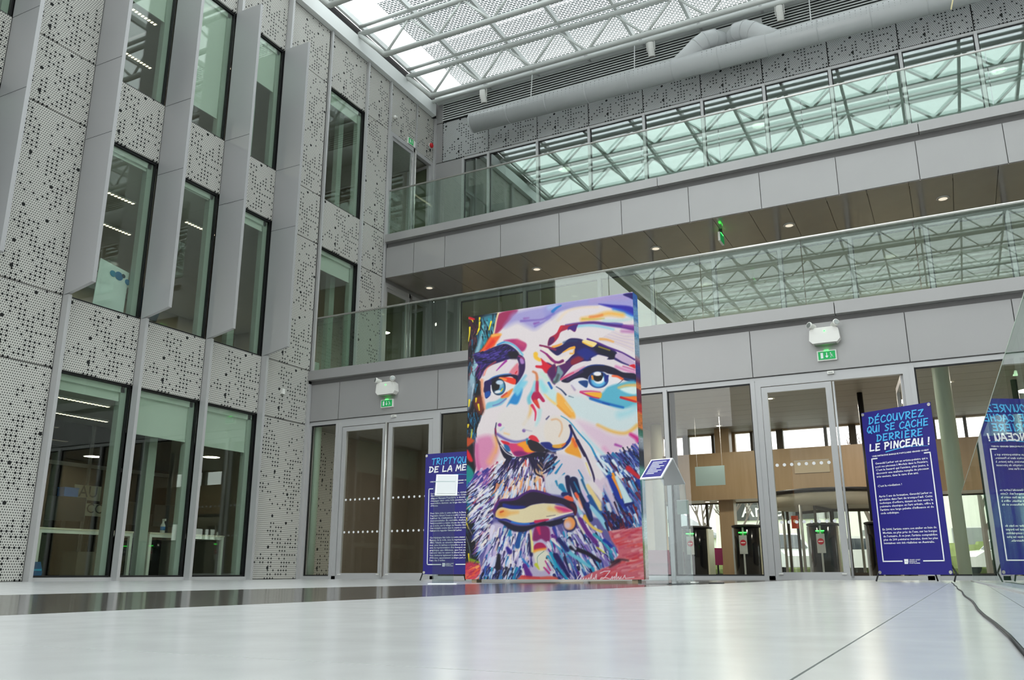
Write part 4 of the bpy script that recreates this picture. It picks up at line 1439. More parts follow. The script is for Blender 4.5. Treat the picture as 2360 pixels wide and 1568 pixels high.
tipw = CAM + ray(2192, 22) * 6.0 - np.array([13.3, -6.6, 0])
tgt = [tuple(tipw)]
frond([(-0.05, 0, 4.6), (-0.5, 0.0, 5.15), (-1.1, 0.0, 5.25), (-1.55, 0.0, 4.85), tgt[0]], M_leaf2, 0.16)
for k in range(9):
    a = 2 * math.pi * k / 9 + 0.9
    if math.cos(a) < -0.6:
        continue
    R_ = 1.5 + rnd.random() * 0.4
    frond([(-0.05, 0, 4.6), (math.cos(a) * 0.5, math.sin(a) * 0.5, 5.3), (math.cos(a) * R_, math.sin(a) * R_, 5.3), (math.cos(a) * R_ * 1.4, math.sin(a) * R_ * 1.4, 4.5)], M_leaf, 0.5)


# ------------------------------------------------------------------ lettering
GLYPH = {
    'A': [[(0, 0), (.45, 1), (.62, .98), (.95, 0)], [(.12, .34), (.9, .38)]],
    'C': [[(.9, .86), (.6, 1), (.2, .8), (.06, .4), (.25, .05), (.6, 0), (.95, .16)]],
    'D': [[(.12, 0), (.18, 1)], [(0, .96), (.5, .94), (.9, .6), (.75, .2), (.3, .02), (.05, .02)]],
    'E': [[(.12, 0), (.18, 1)], [(.1, .98), (.85, 1)], [(.14, .52), (.7, .55)], [(.08, .02), (.85, .06)]],
    'H': [[(.1, 0), (.16, 1)], [(.82, 0), (.86, 1)], [(.1, .5), (.86, .52)]],
    'I': [[(.3, 0), (.36, 1)]],
    'L': [[(.14, 1), (.1, .03), (.85, .06)]],
    'M': [[(.05, 0), (.18, 1), (.48, .35), (.8, 1), (.95, 0)]],
    'N': [[(.08, 0), (.16, 1), (.8, .02), (.88, 1)]],
    'O': [[(.5, 1), (.15, .75), (.08, .35), (.35, 0), (.75, .1), (.92, .55), (.75, .92), (.45, 1)]],
    'P': [[(.14, 0), (.2, 1)], [(.05, .96), (.6, 1), (.88, .76), (.65, .5), (.16, .44)]],
    'Q': [[(.5, 1), (.15, .75), (.08, .35), (.35, .02), (.75, .1), (.92, .55), (.75, .92), (.45, 1)], [(.5, .3), (.98, -.12)]],
    'R': [[(.14, 0), (.2, 1)], [(.05, .96), (.6, 1), (.86, .78), (.6, .5), (.16, .46), (.9, 0)]],
    'S': [[(.85, .9), (.5, 1), (.18, .8), (.4, .55), (.8, .35), (.6, .04), (.1, .08)]],
    'T': [[(.0, .95), (.95, 1)], [(.48, .98), (.42, 0)]],
    'U': [[(.1, 1), (.08, .3), (.35, 0), (.7, .12), (.84, 1)], [(.84, .6), (.9, 0)]],
    'V': [[(.05, 1), (.42, 0), (.95, 1)]],
    'Y': [[(.05, 1), (.45, .5), (.9, 1)], [(.45, .5), (.4, 0)]],
    'Z': [[(.08, .95), (.9, 1), (.1, .05), (.95, .08)]],
    '!': [[(.35, 1), (.3, .35)], [(.29, .08), (.29, 0)]],
    "'": [[(.3, 1.1), (.25, .8)]],
}
WIDTH = {'I': .5, '!': .6, ' ': .5, 'M': 1.15, "'": .4}


def brush(txt, x0, x1, z, h, wid, slope=0.0, depth=-0.006):
    """hand lettered line made of ribbon strokes in the x-z plane"""
    mb = MB()
    tot = sum(WIDTH.get(c.upper() if c not in 'ÉÈ' else 'E', 1.0) + .16 for c in txt)
    cw = (x1 - x0) / tot
    x = x0
    rr = random.Random(len(txt))
    for c in txt:
        base = {'É': 'E', 'È': 'E'}.get(c, c)
        w = WIDTH.get(base, 1.0)
        strokes = list(GLYPH.get(base, []))
        if c == 'É':
            strokes.append([(.45, 1.15), (.7, 1.38)])
        if c == 'È':
            strokes.append([(.35, 1.38), (.6, 1.15)])
        jz = rr.uniform(-.05, .05) * h
        for st in strokes:
            pp = [np.array([x + p[0] * cw * w + 0.12 * p[1] * h, z + jz + p[1] * h + slope * (x - x0)]) for p in st]
            for a, b in zip(pp[:-1], pp[1:]):
                d = b - a
                L = np.linalg.norm(d) + 1e-9
                d /= L
                nrm = np.array([-d[1], d[0]]) * wid / 2
                a2, b2 = a - d * wid * .35, b + d * wid * .35
                q = [a2 - nrm, b2 - nrm * .85, b2 + nrm * .85, a2 + nrm]
                mb.prism([(float(k[0]), float(k[1])) for k in q], depth - rr.uniform(0, .0008), depth + 0.003, 'y')
        x += cw * (w + .16)
    return mb


def font_mesh(txt, size, bold=0.0, align='LEFT', spacing=1.0, width=None):
    cu = bpy.data.curves.new('txt', 'FONT')
    cu.body = txt
    cu.size = size
    cu.resolution_u = 1
    cu.offset = bold
    cu.align_x = align
    cu.space_line = spacing
    o = bpy.data.objects.new('tmp', cu)
    COL.objects.link(o)
    bpy.context.view_layer.update()
    me = bpy.data.meshes.new_from_object(o.evaluated_get(bpy.context.evaluated_depsgraph_get()))
    bpy.data.objects.remove(o)
    me.materials.clear()
    if width:
        n = len(me.vertices)
        co = np.empty(n * 3, np.float32)
        me.vertices.foreach_get('co', co)
        co = co.reshape(-1, 3)
        w = co[:, 0].max() - co[:, 0].min()
        co[:, 0] = (co[:, 0] - co[:, 0].min()) * width / w
        me.vertices.foreach_set('co', co.ravel())
        me.update()
    return me


def text_line(parent, txt, x, z, size, m, name='lettering', width=None, bold=0.0):
    me = font_mesh(txt, size, bold, width=width)
    me.materials.append(m)
    return ob(name, me, parent, (x, -0.006, z), (math.pi / 2, 0, 0))


def banner(A, B, z0, z1, lab, title, paras, subtitle):
    """X-stand banner; A, B: floor points below the left and right edge"""
    A, B = np.array(A), np.array(B)
    w = float(np.linalg.norm(B - A))
    rz = math.atan2(B[1] - A[1], B[0] - A[0])
    t = thing('banner', lab, 'banner', (A[0], A[1], 0), rz)
    H = z1 - z0
    sh = MB()
    n = 10
    vs, fs = [], []
    for j in range(n + 1):
        for i in range(n + 1):
            vs.append((w * i / n, 0.0015 * math.sin(3 * i + 2 * j), z0 + H * j / n))
    k = len(vs)
    vs += [(a, b + 0.003, c) for a, b, c in vs]
    for j in range(n):
        for i in range(n):
            a = j * (n + 1) + i
            fs.append((a, a + 1, a + n + 2, a + n + 1))
            fs.append((k + a, k + a + n + 1, k + a + n + 2, k + a + 1))
    sh.add(vs, fs).build('sheet', M_navy, t, True)
    for (a, b) in ((0.02, z0 + 0.025), (w - 0.02, z0 + 0.025), (0.02, z1 - 0.025), (w - 0.02, z1 - 0.025)):
        MB().lathe([(0.018, 0), (0.018, 0.004)], n=14).xform(Matrix.Translation((a, -0.003, b)) @ Matrix.Rotation(math.pi / 2, 4, 'X')).build('eyelet', M_steel_rail, t)
    c = (w / 2, 0.10, z0 + H * 0.42)
    for (a, b, f) in ((0.02, z0 + 0.025, 1), (w - 0.02, z0 + 0.025, 1), (0.02, z1 - 0.025, 0), (w - 0.02, z1 - 0.025, 0)):
        MB().tube([c, (a, 0.006, b)], 0.009, 8).build('stand_arm', M_black_pl, t, True)
    for s in (-0.02, w + 0.02):
        MB().tube([c, (s, 0.03, z0 + 0.02), (s, -0.03, 0.008)], 0.009, 8).build('stand_leg', M_black_pl, t, True)
    MB().tube([c, (w / 2, 0.45, 0.008)], 0.009, 8).build('stand_leg', M_black_pl, t, True)
    for i, (txt, x0, x1, z, h, m, wd, sl) in enumerate(title):
        brush(txt, x0 * w, x1 * w, z0 + z * H, h * H, wd * w, sl).build('title_lettering', m, t)['kind'] = 'stuff'
    sw = MB()
    pts = [(0.30 * w + 0.6 * w * i / 12, z0 + H * (0.795 + 0.012 * math.sin(math.pi * i / 12) + 0.006 * i / 12) + SWZ.get(lab[:4], 0) * H) for i in range(13)]
    for i in range(12):
        th = 0.012 * (1 - 0.75 * i / 12)
        th2 = 0.012 * (1 - 0.75 * (i + 1) / 12)
        sw.prism([(pts[i][0], pts[i][1] - th / 2), (pts[i + 1][0], pts[i + 1][1] - th2 / 2), (pts[i + 1][0], pts[i + 1][1] + th2 / 2), (pts[i][0], pts[i][1] + th / 2)], -0.006, -0.003, 'y')
    sw.build('brush_swash', M_cyan_print, t)
    for (txt, zf, s, wf) in subtitle:
        text_line(t, txt, (1 - wf) / 2 * w, z0 + zf * H, s, M_white_print, 'subtitle_lettering', wf * w, 0.0006)
    # bracket frame
    fz1, fz0 = 0.705, 0.075
    lw = 0.012
    br = MB()
    x0, x1 = 0.08 * w, 0.92 * w
    br.box(x0, x0 + lw, -0.006, -0.003, z0 + fz0 * H, z0 + fz1 * H)
    br.box(x1 - lw, x1, -0.006, -0.003, z0 + fz0 * H, z0 + fz1 * H)
    br.box(x0, x0 + 0.09 * w, -0.006, -0.003, z0 + fz1 * H - lw, z0 + fz1 * H)
    br.box(x1 - 0.09 * w, x1, -0.006, -0.003, z0 + fz1 * H - lw, z0 + fz1 * H)
    br.box(x0, 0.36 * w, -0.006, -0.003, z0 + fz0 * H, z0 + fz0 * H + lw)
    br.box(0.64 * w, x1, -0.006, -0.003, z0 + fz0 * H, z0 + fz0 * H + lw)
    br.build('text_frame', M_white_print, t)
    for (zf, lines) in paras:
        for i, (ln, full) in enumerate(lines):
            text_line(t, ln, 0.13 * w, z0 + (zf - 0.0205 * i) * H, 0.031, M_white_print, 'body_lettering', (0.74 * w) if full else min(0.74, 0.0165 * len(ln)) * w, 0.0004)
    MB().prism([(0.385 * w, z0 + 0.062 * H), (0.43 * w, z0 + 0.062 * H), (0.44 * w, z0 + 0.075 * H), (0.44 * w, z0 + 0.09 * H), (0.385 * w, z0 + 0.09 * H)], -0.006, -0.003, 'y').build('logo_block', M_white_print, t)
    text_line(t, '×x', 0.392 * w, z0 + 0.070 * H, 0.03, M_navy, 'logo_mark', 0.04 * w)
    for i, ln in enumerate(('GRAND OUEST', 'BANQUE', 'POPULAIRE')):
        text_line(t, ln, 0.455 * w, z0 + (0.082 - 0.0095 * i) * H, 0.017, M_white_print, 'logo_lettering', (0.15, 0.10, 0.14)[i] * w, 0.0003)
    return t


SWZ = {'blue': 0.0, 'navy': 0.04}
R1 = [('DÉCOUVREZ', .10, .90, .925, .042, M_cyan_print, .026, 0.0), ('QUI SE CACHE', .06, .95, .868, .042, M_cyan_print, .026, 0.0),
      ('DERRIÈRE', .18, .88, .815, .040, M_cyan_print, .026, 0.0)]
R1[0] = ('DÉCOUVREZ', .10, .90, .922, .042, M_cyan_print, .017, 0)
R1[1] = ('QUI SE CACHE', .06, .95, .866, .040, M_cyan_print, .017, 0)
R1[2] = ('DERRIÈRE', .19, .86, .808, .040, M_cyan_print, .017, 0)
R1.append(('LE PINCEAU !', .07, .95, .752, .040, M_white_print, .021, 0))
T, F_ = True, False
P1 = [(.665, [('Gwendal Larher est un artiste-peintre qui a', T), ('posé ses pinceaux à Morlaix dans le Finistère.', T), ("C'est le hasard qui l'amène, plus jeune, à", T),
              ('découvrir une mallette remplie de pinceaux', T), ("très anciens, dans la cave d'un ami.", F_)]),
      (.525, [("C'est la révélation !", F_)]),
      (.462, [('Après 5 ans de formation, Gwendal Larher se', T), ("spécialise dans l'art du trompe-l'œil. Cette", T), ("technique d'orfèvre, tissant un lien entre la", T),
              ("peinture classique et l'art urbain, offre à", T), ("l'artiste une large palette d'influence et de", T), ('code esthétique.', F_)]),
      (.262, [("En 2004, l'artiste ouvre son atelier en baie de", T), ("Morlaix, au plus près de l'eau, sur les berges", T), ("de l'estuaire. À ce jour, l'artiste comptabilise", T),
              ('plus de 200 peintures murales, dont les plus', T), ('lointaines ont été réalisées en Australie.', F_)])]
SWZ['blue'] = -0.060
banner((10.245, -2.10), (10.985, -2.48), 0.075, 1.885, 'blue banner headed in cyan brush lettering standing beside the glass guard', R1, P1,
       [('UNE INITIATIVE BANQUE POPULAIRE GRAND OUEST', .713, 0.022, .80)])
L1 = [('TRIPTYQUE', .13, .92, .905, .052, M_cyan_print, .017, 0), ('DE LA MER', .08, .94, .842, .046, M_white_print, .022, 0)]
P2 = [(.655, [("Le tour du monde en solitaire, véritable", T), ("l'Everest de tous marins. Clarisse Crémer,", T), ('skipper Banque Populaire, a décidé de', T), ("s'engager dans cette folle aventure, le 8", T),
              ('novembre dernier, au large des Sables', T), ("d'Olonne.", F_)]),
      (.490, [('Pour faire écho à cette audace, la Banque', T), ('Populaire Grand Ouest a confié à Gwendal', T), ('Larher la réalisation de 3 œuvres', T), ('monumentales. En véritable challenge,', T),
              ("l'artiste-peintre a réalisé chacun des tableaux", T), ('en 2 jours, sur le village du Vendée Globe.', T), ('Une véritable course dans la course « comme', T), ("l'aimait à le rappeler Gwendal Larher.", F_)]),
      (.290, [('Ce triptyque fait écho à notre statut de', T), ('Banque de la voile, avec la représentation', T), ("d'Eric Tabarly, au caractère impétueux de la", T), ('mer, avec le tableau « tempête », et enfin', T),
              ("avec la représentation d'un homard, aussi", T), ("graphique que délicieux, que l'on peut", T), ('retrouver dans les casiers du littoral vendéen.', T), ('Vous devinerez également le phare des Sables', T),
              ("d'Olonne, apparaissant quelque part, sur", T), ("l'une des 3 toiles.", F_)])]
SWZ['navy'] = 0.0
banner((4.60, -2.60), (5.40, -2.60), 0.085, 1.70, 'navy banner with white and cyan brush lettering partly behind the painted panel', L1, P2,
       [('UNE INITIATIVE BANQUE POPULAIRE GRAND OUEST', .755, 0.024, .78), ('Réalisée par Gwendal Larher, artiste peintre', .735, 0.020, .55)])


# ------------------------------------------------------------------ acrylic lecterns
def tray(parent, w, h, apex, ang, face_mat, back=False, side=1):
    """sloping A4 holder; apex edge along local y, falling towards local x*side"""
    M = Matrix.Translation(apex) @ Matrix.Rotation(side * ang, 4, 'Y')
    s = side
    fr = MB().box(min(0, s * h), max(0, s * h), -w / 2, w / 2, -0.006, 0.006).xform(M).build('tray', M_white_print if not back else mat('frosted', '#c9cacb', 0.5), parent)
    sh = MB().box(min(s * 0.02, s * (h - 0.02)), max(s * 0.02, s * (h - 0.02)), -w / 2 + 0.015, w / 2 - 0.015, 0.006, 0.009).xform(M).build('sheet', face_mat, fr)
    if not back:
        tx = MB()
        for k in range(9):
            a = 0.05 + k * (h - 0.1) / 9
            tx.box(min(s * a, s * (a + 0.008)), max(s * a, s * (a + 0.008)), -w / 2 + 0.04, w / 2 - 0.04 - 0.03 * (k % 3), 0.009, 0.0105)
        tx.xform(M).build('print_lines', M_white_print, fr)
    return fr


t = thing('info_lectern', 'double sided clear acrylic lectern with two sloping trays right of the painted panel', 'lectern', (8.71, -4.93, 0), math.radians(-100))
tray(t, 0.22, 0.31, (0.005, 0, 1.12), math.radians(40), M_navy, False, 1)
tray(t, 0.22, 0.31, (-0.005, 0, 1.12), math.radians(44), mat('frosted', '#c9cacb', 0.5), True, -1)
MB().box(0.20, 0.208, -0.11, 0.11, 0.008, 0.93).build('upright', M_acrylic, t)
MB().prism([(-0.225, 0.90), (-0.217, 0.90), (-0.297, 0.008), (-0.305, 0.008)][::-1], -0.11, 0.11, 'y').build('upright', M_acrylic, t)
MB().box(-0.36, 0.30, -0.14, 0.14, 0.0, 0.008).build('base', M_acrylic, t)
MB().box(-0.32, -0.25, 0.10, 0.15, 0.008, 0.02).build('label_block', M_white_pl, t)
t = thing('info_lectern', 'clear acrylic lectern with a frosted tray left of the painted panel', 'lectern', (6.82, -5.72, 0), math.radians(28))
MB().box(-0.105, 0.105, -0.012, 0.0, 0, 0.27).xform(Matrix.Translation((0.02, 0.02, 0.80)) @ Matrix.Rotation(math.radians(-38), 4, 'X')).build('tray', mat('frosted_rim', '#dcdddd', 0.4), t)
MB().box(-0.090, 0.090, -0.016, -0.012, 0.018, 0.252).xform(Matrix.Translation((0.02, 0.02, 0.80)) @ Matrix.Rotation(math.radians(-38), 4, 'X')).build('sheet', mat('frosted', '#bcbdc0', 0.5), t)
MB().box(-0.10, 0.10, 0.11, 0.118, 0.008, 0.95).build('upright', M_acrylic, t)
MB().box(-0.13, 0.13, -0.02, 0.20, 0.0, 0.008).build('base', M_white_print, t)
o = tag(MB().box(8.98, 9.10, -4.55, -4.45, 0.0, 0.012).build('floor_plate', M_black_pl), 'small black plate lying on the floor beside the lectern', 'plate')


# ------------------------------------------------------------------ free standing painted panel
PX0, PX1, PY, PZ0, PZ1 = 6.272, 8.292, -4.35, 0.035, 3.0
panel = thing('painted_panel', 'tall free standing panel painted with a colourful bearded face', 'painting', (0, 0, 0))
BX(PX0, PX1, PY + 0.004, PY + 0.15, PZ0, PZ1, 'core', mat('panel_core', '#3a3c46', 0.6), panel)
for x in (PX0 + 0.10, PX1 - 0.10):
    MB().box(x - 0.03, x + 0.03, PY + 0.02, PY + 0.13, 0.0, PZ0).build('foot', M_wood, panel)
NU, NV = 380, 560


def rgb(h):
    h = h.lstrip('#')
    return np.array([int(h[i:i + 2], 16) / 255.0 for i in (0, 2, 4)])


gx = np.linspace(PX0, PX1, NU)
gz = np.linspace(PZ0, PZ1, NV)
GXX_, GZZ_ = np.meshgrid(gx, gz)
_q = np.stack([GXX_ - CAM[0], np.full_like(GXX_, PY - CAM[1]), GZZ_ - CAM[2]], -1)
_d = _q @ _fw
SX = W_PX / 2 + F_PX * (_q @ _rt) / _d          # canvas points in the measuring frame of the photograph
SY = H_PX / 2 - F_PX * (_q @ _up) / _d
CV = np.zeros((NV, NU, 3)) + rgb('#e6dcdd')
nz_rng = np.random.RandomState(4)


def win_(xs, ys, m):
    """index window of the canvas around a bounding box"""
    x0, x1, y0, y1 = min(xs) - m, max(xs) + m, min(ys) - m, max(ys) + m
    c = np.where((SX.max(0) >= x0) & (SX.min(0) <= x1))[0]
    r = np.where((SY.min(1) <= y1) & (SY.max(1) >= y0))[0]
    if len(c) == 0 or len(r) == 0:
        return None
    return slice(r[0], r[-1] + 1), slice(c[0], c[-1] + 1)


def catmull(p, closed, k=5):
    p = [np.array(q, float) for q in p]
    n = len(p)
    out = []
    for i in range(n if closed else n - 1):
        a = p[(i - 1) % n] if closed or i > 0 else p[0]
        b, c = p[i], p[(i + 1) % n]
        d = p[(i + 2) % n] if closed or i + 2 < n else p[-1]
        for j in range(k):
            t = j / k
            out.append(0.5 * ((2 * b) + (c - a) * t + (2 * a - 5 * b + 4 * c - d) * t * t + (3 * b - a - 3 * c + d) * t ** 3))
    if not closed:
        out.append(p[-1])
    return np.array(out)


def put(w, al, col):
    CV[w] = CV[w] * (1 - al[..., None]) + rgb(col) * al[..., None]


def crop_fn(x0, y0, s):
    def to(p):
        return [(x0 + a / s, y0 + b / s) for a, b in p]
    to.s = s
    return to


C1, C2 = crop_fn(1060, 670, 6.818), crop_fn(1260, 670, 6.817)
C3, C4 = crop_fn(1060, 880, 6.818), crop_fn(1260, 880, 6.817)
C5, C6 = crop_fn(1060, 1100, 6.032), crop_fn(1260, 1100, 6.03)


def poly(c, pts, col, f=10, a=1.0, smooth=True):
    P = np.array(c(pts)) if c else np.array(pts, float)
    if smooth:
        P = catmull(P, True)
    f = f / (c.s if c else 1.0)
    w = win_(P[:, 0], P[:, 1], f)
    if w is None:
        return
    x, y = SX[w], SY[w]
    dmin = np.full(x.shape, 1e9)
    ins = np.zeros(x.shape, bool)
    Q = np.roll(P, -1, 0)
    for (x1, y1), (x2, y2) in zip(P, Q):
        dx, dy = x2 - x1, y2 - y1
        t = np.clip(((x - x1) * dx + (y - y1) * dy) / (dx * dx + dy * dy + 1e-9), 0, 1)
        dmin = np.minimum(dmin, (x - x1 - t * dx) ** 2 + (y - y1 - t * dy) ** 2)
        cr = ((y1 > y) != (y2 > y)) & (x < (x2 - x1) * (y - y1) / (y2 - y1 + 1e-12) + x1)
        ins ^= cr
    sd = np.sqrt(dmin) * np.where(ins, -1, 1)
    put(w, np.clip(0.5 - sd / (2 * f), 0, 1) * a, col)


def line(c, pts, w0, w1, col, f=8, a=1.0, smooth=True):
    P = np.array(c(pts)) if c else np.array(pts, float)
    s = c.s if c else 1.0
    if smooth and len(P) > 2:
        P = catmull(P, False, 4)
    w0, w1, f = w0 / s / 2, w1 / s / 2, f / s
    w = win_(P[:, 0], P[:, 1], max(w0, w1) + f)
    if w is None:
        return
    x, y = SX[w], SY[w]
    best = np.full(x.shape, 1e9)
    n = len(P) - 1
    for i in range(n):
        (x1, y1), (x2, y2) = P[i], P[i + 1]
        dx, dy = x2 - x1, y2 - y1
        t = np.clip(((x - x1) * dx + (y - y1) * dy) / (dx * dx + dy * dy + 1e-9), 0, 1)
        d = np.sqrt((x - x1 - t * dx) ** 2 + (y - y1 - t * dy) ** 2)
        g = (i + t) / n
        best = np.minimum(best, d - (w0 + (w1 - w0) * g))
    put(w, np.clip(0.5 - best / (2 * f), 0, 1) * a, col)


def oval(c, cx, cy, rx, ry, col, rot=0.0, f=10, a=1.0, soft=False):
    (px, py), = c([(cx, cy)])
    rx, ry, f = rx / c.s, ry / c.s, f / c.s
    R = max(rx, ry) * (2.2 if soft else 1) + f
    w = win_([px], [py], R)
    if w is None:
        return
    t = math.radians(rot)
    x, y = SX[w] - px, SY[w] - py
    u, v = x * math.cos(t) + y * math.sin(t), -x * math.sin(t) + y * math.cos(t)
    k = np.sqrt((u / rx) ** 2 + (v / ry) ** 2)
    if soft:
        put(w, np.exp(-k * k * 1.4) * a, col)
    else:
        put(w, np.clip(0.5 - (k - 1) * min(rx, ry) / (2 * f), 0, 1) * a, col)


def hairs(c, region, n, ang, L, wd, cols, seed, f=6, a=0.95, jit=14):
    """brush hairs inside a polygon; ang(x, y) gives the direction in degrees (0 = right, 90 = down)"""
    r = random.Random(seed)
    xs, ys = [p[0] for p in region], [p[1] for p in region]
    k = 0
    while k < n:
        x, y = r.uniform(min(xs), max(xs)), r.uniform(min(ys), max(ys))
        ins = False
        for (x1, y1), (x2, y2) in zip(region, region[1:] + region[:1]):
            if (y1 > y) != (y2 > y) and x < (x2 - x1) * (y - y1) / (y2 - y1 + 1e-9) + x1:
                ins = not ins
        if not ins:
            continue
        k += 1
        t = math.radians(ang(x, y) + r.uniform(-jit, jit))
        ln = L * r.uniform(0.55, 1.3)
        t2 = t + math.radians(r.uniform(-14, 14))
        mid = (x + math.cos(t) * ln / 2, y + math.sin(t) * ln / 2)
        end = (mid[0] + math.cos(t2) * ln / 2, mid[1] + math.sin(t2) * ln / 2)
        ww = wd * r.uniform(0.5, 1.35)
        line(c, [(x, y), mid, end], ww, ww * 0.25, r.choice(cols), f, a * r.uniform(0.75, 1), False)


# --- dark spattered background left of the face
BG = C1([(100, 400), (595, 350), (560, 520), (520, 680), (430, 840), (320, 980), (230, 1010), (240, 1150), (250, 1300), (300, 1400)]) + \
    C3([(330, 0), (335, 200), (385, 430), (320, 580), (262, 760), (242, 950), (235, 1150), (255, 1330), (225, 1450)]) + \
    C5([(190, 20), (150, 120), (140, 310), (205, 520), (225, 700), (235, 900), (260, 1050), (260, 1200), (250, 1300), (310, 1400), (300, 1500), (60, 1500)])
poly(None, BG, '#17151f', 1.0, 1, False)
poly(C1, [(330, 430), (560, 370), (540, 560), (480, 720), (380, 880), (280, 1000), (250, 1200), (220, 1568), (120, 1568), (180, 1150), (260, 850), (300, 600)], '#4f96a8', 30, .85)
poly(C1, [(370, 560), (400, 570), (330, 860), (250, 1250), (210, 1568), (130, 1568), (200, 1100), (290, 820)], '#a5c4cf', 18, .85)
hairs(C1, [(130, 430), (300, 430), (270, 700), (180, 1568), (120, 1568)], 60, lambda x, y: 95, 110, 24, ['#0e0d14', '#5e1f2c', '#2c6f92', '#1c1a26', '#7a4a50', '#3b2438'], 1)
hairs(C1, [(300, 400), (570, 370), (520, 680), (330, 900)], 46, lambda x, y: 80, 90, 24, ['#14303a', '#1fa3ae', '#0f1018', '#6db7c4', '#16222c'], 2)
for p in ([(130, 430), (190, 460), (205, 495)], [(310, 430), (305, 480)], [(300, 600), (265, 690)], [(490, 490), (455, 620)], [(155, 580), (150, 680), (132, 800)], [(310, 500), (300, 620)]):
    line(C1, p, 28, 12, '#f2dd36', 6)
line(C1, [(150, 430), (220, 450)], 40, 30, '#c81f30', 8)
line(C1, [(160, 490), (260, 660)], 50, 20, '#4a1030', 14)
hairs(C3, [(110, 0), (330, 0), (370, 430), (260, 760), (225, 1000), (110, 900)], 90, lambda x, y: 97, 90, 22, ['#0e0d14', '#23222e', '#3a3540', '#15131c', '#2a86a8', '#55505c'], 3)
poly(C3, [(120, 0), (240, 0), (190, 280), (150, 420), (115, 420)], '#9fb4c2', 24, .8)
line(C3, [(215, 40), (180, 300)], 16, 10, '#d8dce4', 8, .8)
poly(C3, [(250, 250), (335, 230), (375, 430), (330, 520), (250, 430), (220, 330)], '#82392b', 30, .9)
for p in ([(150, 290), (140, 390)], [(255, 265), (250, 320)], [(290, 360), (305, 450)], [(185, 760), (175, 900)], [(130, 680), (125, 720)]):
    line(C3, p, 30, 16, '#efd63a', 6)
hairs(C3, [(130, 480), (260, 480), (230, 900), (180, 900)], 22, lambda x, y: 80, 110, 14, ['#2f9cc0', '#2a7fa4', '#1c6c90'], 4)
poly(C3, [(110, 880), (225, 920), (180, 980), (110, 1020)], '#c05a30', 16)
poly(C3, [(108, 1070), (150, 1110), (205, 1240), (160, 1260), (108, 1190)], '#d42a3e', 14)
poly(C3, [(105, 1320), (170, 1350), (225, 1450), (215, 1568), (100, 1568)], '#17908c', 18)
poly(C5, [(90, 0), (190, 0), (170, 90), (95, 150)], '#1a8f92', 16)
poly(C5, [(95, 270), (150, 330), (190, 440), (140, 470), (92, 420)], '#159a94', 18)
hairs(C5, [(90, 450), (200, 480), (230, 900), (255, 1180), (90, 1180)], 110, lambda x, y: 70, 70, 12, ['#0b0a10', '#101018', '#0d3a44', '#1c1c22', '#2c5560', '#14141c'], 5)
for p in ([(135, 520), (140, 620)], [(85, 620), (120, 720)], [(90, 570), (105, 610)], [(120, 1070), (130, 1210)]):
    line(C5, p, 20, 8, '#efd63a', 5)
line(C5, [(110, 680), (170, 800), (250, 960)], 14, 10, '#8e8690', 5, .8)
line(C5, [(85, 830), (130, 980), (160, 1240)], 12, 8, '#8d8f88', 5, .8)
poly(C5, [(140, 1130), (260, 1170), (270, 1200), (150, 1190)], '#7e9a2c', 10)
poly(C5, [(70, 1200), (270, 1210), (300, 1290), (250, 1400), (270, 1480), (70, 1480)], '#c2455c', 24)
hairs(C5, [(80, 1220), (300, 1230), (290, 1440), (80, 1440)], 34, lambda x, y: 150, 90, 26, ['#e8804e', '#d85a6a', '#a82a58', '#f0a868', '#e46a4a'], 6)
poly(C5, [(75, 1430), (230, 1455), (300, 1490), (75, 1490)], '#1c0f18', 14, .85)

# --- forehead
poly(C1, [(610, 365), (900, 300), (840, 420), (720, 540), (600, 660), (545, 680), (565, 560)], '#a63a66', 16)
line(C1, [(600, 360), (560, 520), (530, 680)], 26, 16, '#f1dcae', 10)
poly(C1, [(900, 330), (1500, 225), (1500, 380), (1330, 500), (1180, 610), (1060, 570), (900, 500), (700, 580), (760, 470)], '#ada6d2', 45, .95)
poly(C2, [(0, 235), (700, 120), (1365, 40), (1365, 300), (1050, 235), (800, 215), (500, 235), (250, 295), (90, 370), (0, 440)], '#a8a4d2', 26, .97)
for p, c_ in (([(960, 480), (1100, 470), (1300, 450), (1480, 360)], '#7f62b4'), ([(1180, 560), (1300, 500), (1420, 420)], '#8a7cc0'), ([(1010, 440), (1080, 430)], '#9a66b0'), ([(1170, 520), (1240, 500)], '#8a4ca8')):
    line(C1, p, 26, 10, c_, 18, .85)
line(C1, [(1400, 270), (1490, 250)], 60, 60, '#b4cae6', 30, .7)
line(C2, [(95, 330), (150, 275), (225, 235)], 50, 16, '#2b84c4', 10)
line(C2, [(0, 430), (120, 350), (300, 280), (600, 230), (800, 215)], 50, 24, '#8c86c6', 26, .7)
line(C2, [(700, 170), (1000, 120), (1250, 110)], 70, 60, '#b9a3cc', 40, .7)
poly(C2, [(1200, 62), (1340, 35), (1362, 90), (1362, 140), (1290, 110)], '#2a1a6c', 10)
poly(C2, [(820, 208), (1050, 225), (1350, 262), (1366, 400), (1230, 340), (1060, 285), (900, 240)], '#3b34a6', 16)
line(C2, [(1050, 290), (1200, 330), (1360, 405)], 40, 60, '#3f7ed2', 22, .8)
line(C2, [(1060, 320), (1200, 365), (1350, 420)], 20, 20, '#a9dbe4', 16, .8)
line(C2, [(180, 470), (330, 320), (560, 262), (800, 262)], 30, 20, '#eed9bf', 24, .8)
line(C2, [(560, 455), (760, 420), (960, 360), (1190, 385)], 60, 70, '#efb95c', 34, .9)
line(C2, [(680, 415), (780, 405), (870, 385)], 30, 30, '#e2854c', 20, .8)
line(C2, [(560, 445), (760, 452), (900, 440)], 20, 16, '#c4b85e', 14, .8)
line(C2, [(900, 480), (1150, 470), (1360, 440)], 46, 30, '#bcd8d6', 24, .85)
